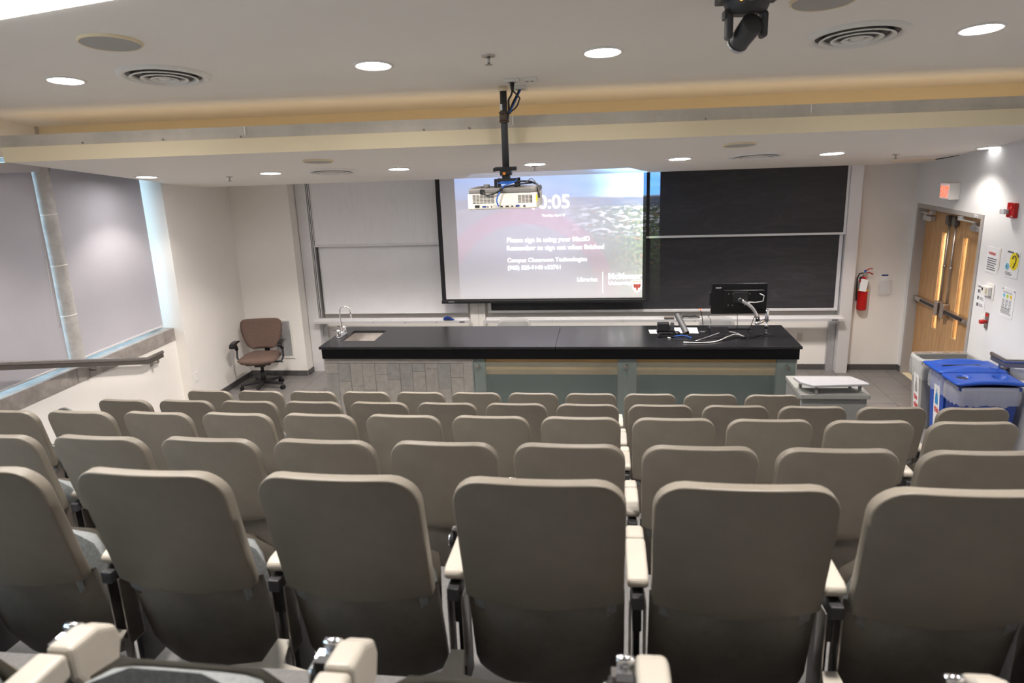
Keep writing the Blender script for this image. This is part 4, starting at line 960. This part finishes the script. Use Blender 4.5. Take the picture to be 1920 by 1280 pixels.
# ceiling camera
pc = thing('ptz_camera', uppt(1400, -2), 'black motorised camera hanging from the ceiling at top right', 'camera')
o = uppt(1400, -12)
k_ = (o-Vector((0, 0, H))).dot(F_)/F_PX      # metres per pixel there
q = Vector(o)
b = MB(); b.box(q.x-.145, q.x+.145, q.y-.12, q.y+.06, q.z-0.041, q.z-0.000); b.build('mount_shelf', M_dark, pc, .006)
b = MB(); b.lathe((q.x, q.y-.02, q.z-0.096), [(.0, 0), (.092, 0), (.112, .05), (.112, .09), (0, .09)], 32); b.build('base', M_dark, pc)
b = MB(); b.box(q.x-.11, q.x-.085, q.y-.06, q.y+.04, q.z-0.115, q.z-0.074); b.build('cable_cover', M_dark, pc, .004)
for s_ in (-1, 1):
    b = MB(); rbox(b, q.y-.075, q.y+.035, q.y-.0, q.y+.01, 0, 1, .001) if False else None
    b.box(q.x+s_*.083-.016, q.x+s_*.083+.016, q.y-.07, q.y+.03, q.z-0.211, q.z-0.089); b.build('yoke_arm', M_dark, pc, .014)
b = MB(); b.cyl((q.x+.025, q.y-.075, q.z-0.144), (q.x-.02, q.y+.06, q.z-0.218), .056, .050, n=28); b.build('camera_head', M_dark, pc, .01)
b = MB(); b.cyl((q.x-.02, q.y+.06, q.z-0.218), (q.x-.023, q.y+.072, q.z-0.225), .052, n=28); b.build('lens_ring', M_alu, pc)
b = MB(); b.cyl((q.x-.045, q.y-.131, q.z-0.044), (q.x-.045, q.y-.124, q.z-0.044), .007, n=10); b.build('status_light', M_amb, pc)
box('badge', M_white, pc, q.x-.01, q.x+.012, q.y-.134, q.y-.131, q.z-0.053, q.z-0.049)

# ceiling plates and projector
pp = uppt(943, 163)
def cplate(px, py, label, kind):
    p = uppt(px, py); r = thing('ceiling_plate', p, label, 'outlet')
    u = Vector((1, 0, GX)); v = Vector((0, 1, GY)); w = .055; h_ = .045
    MB().prism([p-u*w-v*h_, p+u*w-v*h_, p+u*w+v*h_, p-u*w+v*h_], DN*.02).build('plate', M_white, r, .004)
    if kind:
        for s_ in (-1, 1): c_ = p+DN*.0205+u*.018*s_; MB().prism([c_-u*.010-v*.008, c_+u*.010-v*.008, c_+u*.010+v*.008, c_-u*.010+v*.008], DN*.001).build('socket', M_dark, r)
    else: c_ = p+DN*.0205; MB().prism([c_-u*.03-v*.022, c_+u*.03-v*.022, c_+u*.03+v*.022, c_-u*.03+v*.022], DN*.001).build('socket', mat('plate_grey', (.4, .4, .42), .5), r)
    return p
pa1 = cplate(960, 149, 'white ceiling outlet with the projector power cable', 0)
cplate(993, 147, 'white ceiling plate with two small data ports', 1)
pa3 = cplate(975, 163, 'small white ceiling plate with network cables beside the pole', 0)
PX, PY = pp.x, pp.y
pj = thing('projector', (PX, PY+.05, 2.55), 'white and grey projector hanging from a black ceiling pole', 'projector')
b = MB(); b.cyl((PX, PY, pp.z-.03), (PX, PY, pp.z+.0), .034, n=20); b.build('ceiling_collar', M_fasc, pj)
MB().cyl((PX, PY, 2.86), (PX, PY, pp.z-.02), .027, n=20).build('pole', M_dark, pj)
MB().cyl((PX, PY, 3.205), (PX, PY, 3.275), .036, n=20).cyl((PX, PY, 3.200), (PX, PY, 3.21), .040, n=20).cyl((PX, PY, 3.27), (PX, PY, 3.28), .040, n=20).build('pole_coupler', mat('coupler_brown', (.10, .065, .045), .5), pj)
box('pole_label', M_paper, pj, PX-.024, PX-.008, PY-.030, PY-.026, 3.29, 3.335)
b = MB(); b.box(PX-.085, PX+.085, PY-.03, PY+.03, 2.835, 2.865).box(PX-.045, PX+.045, PY-.04, PY+.04, 2.80, 2.838).box(PX-.03, PX+.03, PY-.03, PY+.03, 2.77, 2.80).box(PX-.10, PX-.085, PY-.02, PY+.02, 2.83, 2.86).box(PX-.075, PX+.08, PY-.06, PY+.12, 2.755, 2.775); b.build('mount', M_black, pj, .004)
b = MB()
for dx, dy in ((-.08, -.03), (.08, -.03), (-.08, .16), (.08, .16)): MB().box(PX+dx-.012, PX+dx+.012, PY+dy-.012, PY+dy+.012, 2.705, 2.775).build('mount_leg', M_black, pj, .002)
MB().cyl((PX-.01, PY-.042, 2.815), (PX-.01, PY-.034, 2.815), .012, n=12).build('orange_knob', M_brass, pj)
jx0, jx1, jy0, jy1 = -1.083, -.52, 5.655, 6.03; jx1 = -.553
def body(z0_, z1_, e=0):
    pts = [(jx0+e, jy0+e), (jx1-.03, jy0+e), (jx1+.012, jy0+.02+e), (jx1+.03, jy1-.02), (jx1+.0, jy1), (jx0+.04, jy1), (jx0+e, jy1-.05)]
    return MB().prism([(a_, c_, z0_) for a_, c_ in pts], (0, 0, z1_-z0_))
zt_ = 2.688
body(2.545, zt_-.022).build('lower_case', mat('projector_white', (.72, .68, .60), .4), pj, .010)
body(zt_-.022, zt_+.02, .006).build('upper_case', mat('projector_grey', (.20, .19, .18), .45), pj, .012)
MB().cyl((jx0+.14, jy0+.10, zt_+.018), (jx0+.14, jy0+.10, zt_+.045), .026, n=18).cyl((jx0+.085, jy0+.12, zt_+.018), (jx0+.085, jy0+.12, zt_+.032), .018, n=14).build('foot', mat('projector_grey', (.2, .2, .2), .5), pj)
for x_, nx_, nz_ in ((jx0+.04, 6, 9), (jx1-.13, 4, 6)):
    b = MB()
    for i in range(nx_):
        for j in range(nz_ if nz_ < 8 else 7): b.box(x_+i*.029, x_+i*.029+.025, jy0-.0012, jy0+.002, 2.592+j*.0105, 2.592+j*.0105+.006)
    b.build('vent_slots', M_dark, pj)
box('port_panel', mat('port_panel', (.55, .52, .47), .5), pj, jx0+.09, jx1-.11, jy0-.001, jy0+.002, 2.556, 2.580)
b = MB(); 
for a_, w_ in ((.055, .038), (.30, .026), (.345, .014), (.38, .012), (.155, .008), (.185, .008), (.26, .018), (.44, .018)): MB().box(jx0+a_+(.0), jx0+a_+w_, jy0-.003, jy0, 2.560, 2.560+(.020 if a_ < .1 else .011)).build('socket', M_black, pj)
b = MB(); b.box(jx0+.115, jx0+.145, jy0-.004, jy0, 2.562, 2.574).box(jx0+.405-.02, jx0+.43-.02, jy0-.004, jy0, 2.562, 2.574); b.build('video_sockets', M_blued, pj)
box('warning_sticker', M_yel, pj, jx1+.005, jx1+.018, jy0+.020, jy0+.06, 2.60, 2.645)
MB().cyl((-.64, jy1-.01, 2.62), (-.64, jy1+.03, 2.62), .045, .04, n=24).build('lens', M_blackg, pj)
cab = []
def pcable(pts, m, r):
    P = [Vector(p) for p in pts]
    for _ in range(2): P = [P[0]]+[v for a_, c_ in zip(P, P[1:]) for v in (a_*.75+c_*.25, a_*.25+c_*.75)]+[P[-1]]
    MB().tube(P, r, 7).build('cable', m, pj)
pcable([(pa1.x, pa1.y, pa1.z-.03), (pa1.x-.005, pa1.y+.02, pa1.z-.10), (PX+.04, PY-.04, 3.36), (PX+.045, PY-.02, 3.30), (PX+.03, PY-.02, 3.22)], M_black, .008)
pcable([(pa1.x+.005, pa1.y, pa1.z-.08), (pa1.x+.05, pa1.y+.06, pa1.z-.13), (PX+.13, PY-.06, 3.36), (PX+.11, PY-.04, 3.31), (PX+.05, PY-.02, 3.27)], M_black, .006)
pcable([(pa3.x, pa3.y, pa3.z-.01), (pa3.x-.02, pa3.y, pa3.z-.05), (PX+.07, PY-.02, 3.33), (PX+.045, PY-.02, 3.26)], M_black, .009)
pcable([(pa3.x+.01, pa3.y, pa3.z-.01), (pa3.x-.01, pa3.y-.01, pa3.z-.05), (PX+.085, PY-.03, 3.33), (PX+.05, PY-.03, 3.27)], M_cabb, .005)
b = MB(); b.cyl((pa1.x, pa1.y, pa1.z-.015), (pa1.x, pa1.y, pa1.z-.075), .018, .012, n=10); b.build('plug', M_black, pj)
pcable([(PX+.03, PY+.0, 2.775), (PX+.10, PY-.05, 2.765), (PX+.06, PY-.10, 2.745), (PX-.02, jy0+.02, 2.72), (PX-.03, jy0-.02, 2.69), (PX-.07, jy0-.03, 2.62), (jx0+.245, jy0-.01, 2.568)], M_cabb, .0055)
pcable([(PX+.20, PY+.02, 2.735), (PX+.08, PY-.06, 2.73), (PX+.0, jy0+.02, 2.715), (PX-.08, jy0-.02, 2.665), (PX-.15, jy0-.015, 2.655), (jx0+.13, jy0-.01, 2.675), (jx0+.11, jy0+.01, 2.70)], M_black, .006)
pcable([(PX-.05, PY-.02, 2.74), (PX+.05, PY-.05, 2.748), (PX+.18, PY+.0, 2.752), (PX+.23, PY+.02, 2.73), (jx1+.02, PY+.0, 2.72), (jx1+.03, PY-.02, 2.62)], M_black, .008)
pcable([(PX+.15, PY-.02, 2.735), (PX+.20, PY-.05, 2.775), (jx1-.01, PY-.05, 2.765), (jx1+.025, PY-.03, 2.71), (jx1+.03, PY-.01, 2.64)], mat('cable_grey', (.25, .25, .26), .5), .004)
for k_ in range(4): pcable([(PX-.06+.01*k_, PY-.06, 2.742+.004*k_), (PX, PY-.07, 2.737+.005*k_), (PX+.07, PY-.055, 2.744+.004*k_)], M_cabb, .003)
box('cable_tie', M_black, pj, PX-.04, PX-.015, jy0-.028, jy0-.008, 2.683, 2.708, .004)
box('lock_block', M_black, pj, jx0+.10, jx0+.135, jy0-.006, jy0+.03, 2.665, 2.70, .003)

# projector beam: a real lamp whose colour varies with direction (the projected picture)
LX, LY, LZ = -.60, 6.12, 2.63
L = bpy.data.lights.new('projector_beam', 'SPOT'); L.energy = 440; L.spot_size = math.radians(100); L.spot_blend = 0; L.shadow_soft_size = .004
lo = bpy.data.objects.new('projector_beam', L); C.objects.link(lo); lo.parent = pj; lo.location = Vector((LX, LY, LZ))-Vector(pj['_org']); lo.rotation_euler = (PI/2, 0, 0)
L.use_nodes = True; nt = L.node_tree; N = nt.nodes; em = N['Emission']
def nd(t, **k):
    n = N.new(t)
    for a_, c_ in k.items(): setattr(n, a_, c_)
    return n
def mth(op, a_, b_=None, clamp=False):
    n = nd('ShaderNodeMath', operation=op, use_clamp=clamp)
    for i, v in enumerate((a_, b_)):
        if v is None: continue
        if isinstance(v, (int, float)): n.inputs[i].default_value = v
        else: nt.links.new(v, n.inputs[i])
    return n.outputs[0]
geo = nd('ShaderNodeNewGeometry'); sp = nd('ShaderNodeSeparateXYZ'); nt.links.new(geo.outputs['Incoming'], sp.inputs[0])
DD = YS-LY
gx_ = mth('ADD', mth('MULTIPLY', mth('DIVIDE', sp.outputs[0], sp.outputs[1]), DD), LX)
gz_ = mth('ADD', mth('MULTIPLY', mth('DIVIDE', sp.outputs[2], sp.outputs[1]), DD), LZ)
xl_, xr_, zlo, zhi = Y(851, 337, YS).x, LX+(Y(1237.5, 330, 9.5).x-LX)*DD/(9.5-LY), Y(1100, 556, YS).z, 2.80
def step(v, e, w): # 0 below e, 1 above e+w
    n = nd('ShaderNodeMapRange'); n.inputs[1].default_value = e; n.inputs[2].default_value = e+w; nt.links.new(v, n.inputs[0]); return n.outputs[0]
inside = mth('MULTIPLY', mth('MULTIPLY', step(gx_, xl_, .006), mth('SUBTRACT', 1, step(gx_, xr_, .006))), mth('MULTIPLY', step(gz_, zlo, .006), mth('SUBTRACT', 1, step(gz_, zhi, .006))))
cv = nd('ShaderNodeCombineXYZ'); nt.links.new(gx_, cv.inputs[0]); nt.links.new(gz_, cv.inputs[1])
def noise(scale, det=5, sx=1, sy=1, ro=.6):
    mp = nd('ShaderNodeMapping'); mp.inputs['Scale'].default_value = (sx, sy, 1); nt.links.new(cv.outputs[0], mp.inputs[0])
    n = nd('ShaderNodeTexNoise'); n.inputs['Scale'].default_value = scale; n.inputs['Detail'].default_value = det; n.inputs['Roughness'].default_value = ro; nt.links.new(mp.outputs[0], n.inputs['Vector']); return n.outputs['Fac']
def rgb(c): n = nd('ShaderNodeRGB'); n.outputs[0].default_value = (*c, 1); return n.outputs[0]
def mix(f_, a_, b_):
    n = nd('ShaderNodeMix', data_type='RGBA'); 
    if isinstance(f_, (int, float)): n.inputs[0].default_value = f_
    else: nt.links.new(f_, n.inputs[0])
    nt.links.new(a_, n.inputs[6]); nt.links.new(b_, n.inputs[7]); return n.outputs[2]
zh = Y(1150, 368, YS).z
sky = mix(step(noise(3, 5, 1, 4), .42, .25), rgb((.14, .44, 1.0)), rgb((.26, .55, 1.0)))
hill = mix(step(noise(5, 5, 1, 6), .45, .15), rgb((.10, .17, .30)), rgb((.25, .27, .30)))
tree = mix(step(noise(26, 4), .45, .2), rgb((.05, .10, .07)), rgb((.28, .36, .13)))
tree = mix(step(noise(17, 3), .60, .05), tree, rgb((.50, .22, .10)))
bld = mix(step(noise(9, 3, 1, 2.8), .52, .05), tree, rgb((.85, .87, .95)))
zbt = step(gz_, Y(1100, 445, YS).z, .10)   # buildings lie above this height
land = mix(zbt, tree, bld); land = mix(step(gz_, Y(1100, 391, YS).z, .06), land, hill)
pic = mix(step(gz_, zh, .012), land, sky)
# left part of the picture is veiled by a pale lavender haze
veil = mth('MULTIPLY', mth('SUBTRACT', 1, step(gx_, -.55, 1.05)), .93)
veil = mth('MULTIPLY', veil, mth('SUBTRACT', 1, mth('MULTIPLY', step(gz_, zh-.25, .5), .45)))
pic = mix(veil, pic, rgb((.40, .39, .49)))
rc = Y(985, 556, YS); dist = mth('SQRT', mth('ADD', mth('POWER', mth('SUBTRACT', gx_, rc.x), 2), mth('POWER', mth('SUBTRACT', gz_, rc.z), 2)))
R1 = Y(1151, 556, YS).x-rc.x; R0_ = Y(1120, 556, YS).x-rc.x
ring = mth('MULTIPLY', step(dist, R0_, .01), mth('SUBTRACT', 1, step(dist, R1, .01)))
pic = mix(mth('MULTIPLY', ring, .22), pic, rgb((.70, .12, .28)))
gain = mth('ADD', 1, mth('MULTIPLY', mth('POWER', step(gx_, -.25, .75), 2), mth('ADD', 1.6, mth('MULTIPLY', step(gz_, zh-.02, .03), 12))))
nt.links.new(pic, em.inputs['Color'])
fall = nd('ShaderNodeLightFalloff')
gain = mth('MULTIPLY', gain, mth('ADD', .42, mth('MULTIPLY', step(gz_, Y(1100, 535, YS).z, .55), .58)))
nt.links.new(mth('MULTIPLY', inside, gain), em.inputs['Strength'])

# ---------------------------------------------------------------- lecture seats
SW = .23
def seat_proto():
    r = thing('theatre_seat', (0, 0, 0))
    b = MB(); n = 12
    def halfw(z): # rounded top corners
        rad = .085; top = .845; base = .232-.010*(1-(z-.15)/.70)
        if z > top-rad: s_ = (z-(top-rad))/rad; return base-rad*(1-math.sqrt(max(0, 1-s_*s_)))
        return base
    def yb(z, x): return .165*(.845-z)/.695+.022*(x/.23)**2
    zs = [.40, .45, .50, .56, .62, .68, .73, .76, .78, .80, .815, .828, .838, .845]
    def surf(zs_, off, lowfun=None):
        vs = []
        for z in zs_:
            hw = halfw(z)
            for i in range(n+1):
                a_ = -1+2*i/n; x_ = a_*hw; zz = z
                if lowfun and z == zs_[0]: zz = lowfun(x_)
                vs.append((x_, yb(zz, x_)+off, zz))
        return vs
    lowf = lambda x_: .400+.030*(x_/.23)**2
    K = len(zs); A_ = surf(zs, 0, lowf); B_ = surf(zs, .042, lowf); N_ = len(A_); fs = []
    for j in range(K-1):
        for i in range(n):
            q = (j*(n+1)+i, j*(n+1)+i+1, (j+1)*(n+1)+i+1, (j+1)*(n+1)+i); fs.append(q); fs.append(tuple(v+N_ for v in q[::-1]))
        for c_ in (0, n): fs.append((j*(n+1)+c_, (j+1)*(n+1)+c_, (j+1)*(n+1)+c_+N_, j*(n+1)+c_+N_))
    for i in range(n):
        for j in (0, K-1): fs.append((j*(n+1)+i, j*(n+1)+i+1, j*(n+1)+i+1+N_, j*(n+1)+i+N_))
    b.add(A_+B_, fs, True); sh = b.build('back_shell', M_shell, r, .007, 3)
    # lower shell: slightly set in and rolled under
    b = MB(); zl = [.07, .10, .15, .22, .30, .38, .44]; vs = []
    for off in (0, .022):
        for j, z in enumerate(zl):
            hw = .229-(.020 if j == 0 else .006 if j == 1 else 0)
            for i in range(n+1):
                a_ = -1+2*i/n; x_ = a_*hw
                vs.append((x_, yb(z, x_)+.007+off+.03*abs(a_)**4+(.02*(1-j/2) if j < 2 else 0), z-(.02*(1-a_*a_) if j == 0 else 0)))
    N_ = len(vs)//2; K = len(zl); fs = []
    for j in range(K-1):
        for i in range(n):
            q = (j*(n+1)+i, j*(n+1)+i+1, (j+1)*(n+1)+i+1, (j+1)*(n+1)+i); fs.append(q); fs.append(tuple(v+N_ for v in q[::-1]))
        for c_ in (0, n): fs.append((j*(n+1)+c_, (j+1)*(n+1)+c_, (j+1)*(n+1)+c_+N_, j*(n+1)+c_+N_))
    for i in range(n): fs.append((i, i+1, i+1+N_, i+N_))
    b.add(vs, fs, True); b.build('lower_shell', M_shell2, r, .003)
    def pad(name, hw, z0_, z1_, y0f, th, m, rr=.06):
        b = MB(); n2 = 10; K2 = 9; vs = []
        for side in (0, 1):
            for j in range(K2):
                t = j/(K2-1); z = z0_+(z1_-z0_)*t; e = min(t, 1-t)*(z1_-z0_); w = hw-(rr*(1-math.sqrt(max(0, 1-(1-min(1, e/rr))**2))) if e < rr else 0)
                for i in range(n2+1):
                    a_ = -1+2*i/n2; x_ = a_*w; bul = th*math.sqrt(max(0, (1-abs(a_)**5)*(1-abs(2*t-1)**5)))
                    vs.append((x_, y0f(z)+(bul if side else 0), z))
        N_ = len(vs)//2; fs = []
        for j in range(K2-1):
            for i in range(n2):
                q = (j*(n2+1)+i, j*(n2+1)+i+1, (j+1)*(n2+1)+i+1, (j+1)*(n2+1)+i); fs.append(q); fs.append(tuple(v+N_ for v in q[::-1]))
        b.add(vs, fs, True); return b.build(name, m, r)
    pad('back_cushion', .205, .33, .80, lambda z: yb(z, 0)+.032, .055, M_fab)
    pad('seat_cushion', .215, .15, .535, lambda z: .205+.10*(z-.15), .075, M_fab, .15)
    # hard pan on the underside (facing the stage when folded)
    pad('seat_pan', .205, .16, .50, lambda z: .272+.10*(z-.16), .030, M_shell, .07)
    return r
def arm_parts(r, sx, tablet):
    x_ = sx*.263
    o_ = Vector(r['_org'])
    def bx(n, m, *a, bv=0): b = MB(); b.box(*a); return b.build(n, m, r, bv)
    b = MB(); pr_ = [(.13, .478), (.135, .497), (.16, .505), (.35, .505), (.352, .455), (.30, .45), (.19, .455), (.15, .462)]
    b.prism([(x_-.030, y_, z_) for y_, z_ in pr_], (.060, 0, 0)); b.build('armrest', M_arm, r, .010, 3)
    b = MB(); pr_ = [(.358, .505), (.43, .500), (.475, .475), (.485, .44), (.47, .395), (.43, .38), (.38, .40), (.358, .44)]
    b.prism([(x_-.028, y_, z_) for y_, z_ in pr_], (.056, 0, 0)); b.build('armrest_nose', M_arm, r, .012, 3)
    b = MB(); b.box(x_-.013, x_+.013, .17, .40, .30, .456).box(x_-.009, x_+.009, .19, .30, .04, .31).box(x_-.018, x_+.018, .11, .17, .415, .455); b.build('side_bracket', M_dark, r, .004)
    b = MB(); b.box(x_-.024, x_-.018, .13, .20, .18, .42).box(x_+.018, x_+.024, .13, .20, .18, .42).cyl((x_, .15, .005), (x_, .15, .20), .014, n=12); b.build('steel_strut', M_steel, r, .002)
    b = MB(); b.prism([(x_+u, v, .20+.25*v) for u, v in ((-.015, -.10), (.015, -.10), (.03, -.03), (.13, -.01), (.13, .03), (.035, .05), (.02, .13), (-.02, .13), (-.035, .05), (-.13, .03), (-.13, -.01), (-.03, -.03))], (0, 0, .006))
    b.box(x_-.05, x_+.05, -.112, -.104, .08, .24); b.build('riser_bracket', mat('bracket_cream', (.62, .57, .50), .5), r, .002)
    if tablet:
        b = MB(); b.cyl((x_-.075, .43, .425), (x_-.028, .43, .425), .030, n=18); b.box(x_-.062, x_-.03, .40, .42, .43, .475); b.build('tablet_hinge', M_black, r)
        b = MB(); b.cyl((x_-.082, .43, .425), (x_-.075, .43, .425), .020, n=18).box(x_-.07, x_-.035, .42, .445, .455, .468).cyl((x_-.03, .45, .478), (x_-.06, .45, .478), .010, n=10); b.build('hinge_pin', M_chrome, r)
proto = seat_proto(); 
protoL = copy_tree(proto)           # a plain seat plus one arm at its left
for c_ in protoL.children: pass
arm_parts(protoL, -1, True)
protoB = copy_tree(protoL); arm_parts(protoB, 1, False)
SEATS = {
 0: [-1.80, -1.26, -.735, -.20, .34, .88, 1.42],
 1: [-2.40, -1.84, -1.28, -.73, -.18, .35, .88, 1.41],
 2: [round(-.155+.529*k, 3) for k in range(-5, 5)],
 3: [round(-.150+.527*k, 3) for k in range(-7, 5)],
 4: [round(-.140+.528*k, 3) for k in range(-7, 6)],
 5: [round(-.140+.528*k, 3) for k in range(-7, 4)]}
YOFF = {}
rowname = {0: 'the row cut by the bottom edge', 1: 'the nearest full row', 2: 'the second full row', 3: 'the middle row', 4: 'the row second from the counter', 5: 'the front row by the counter'}
for rw, xs in SEATS.items():
    for i, x in enumerate(xs):
        src = protoB if i == len(xs)-1 else protoL
        c_ = copy_tree(src); yo = YOFF.get(rw, {}).get(x, 0)
        c_.location = (x, ROWY[rw]+yo-.022, ROWZ[rw]+.002)
        c_.rotation_euler.z = max(-.05, min(.03, .02*(x-.35))) if rw < 4 else .012*(x-.35)
        if rw == 0:
            for ch in c_.children:
                nm = ch.name.split('.')[0]
                if nm in ('seat_cushion', 'seat_pan'): ch.location.y += .20
                elif nm in ('armrest', 'armrest_nose', 'tablet_hinge', 'hinge_pin', 'side_bracket'): ch.location.y += .15
        c_['label'] = 'olive-grey plastic lecture seat in %s, %s from the left' % (rowname[rw], words[i]); c_['category'] = 'seat'; c_['group'] = 'lecture seats in '+rowname[rw]
for p_ in (proto, protoL, protoB):
    for c_ in list(p_.children): bpy.data.objects.remove(c_)
    bpy.data.objects.remove(p_)
# small stowed writing tablet beside the fourth row
wt = thing('writing_tablet', (-4.36, 4.96, ROWZ[4]), 'round-topped grey writing tablet standing stowed at the left end of a row', 'tablet')
b = MB(); rbox(b, -4.45, -4.27, 4.95, 4.97, ROWZ[4]+.42, ROWZ[4]+.775, .088, 'y', 8); b.build('board', M_cab, wt, .005)
b = MB(); b.cyl((-4.36, 4.96, ROWZ[4]+.002), (-4.36, 4.96, ROWZ[4]+.45), .018, n=12).box(-4.41, -4.31, 4.91, 5.01, ROWZ[4]+.002, ROWZ[4]+.012); b.build('stand', M_dark, wt)

# lamps over the back of the room (the same downlights, above and behind the camera)
for i, (x, y) in enumerate([(-3.6, 1.9), (-1.4, 1.8), (.6, 1.8), (2.6, 1.9)]):
    downlight((x, y, zup(x, y)), .11, 'round downlight above the rear seats, %s of the lamps overhead' % words[i], 'downlights over the rear seats', 1.0)
for o in bpy.data.objects:
    if '_org' in o: del o['_org']
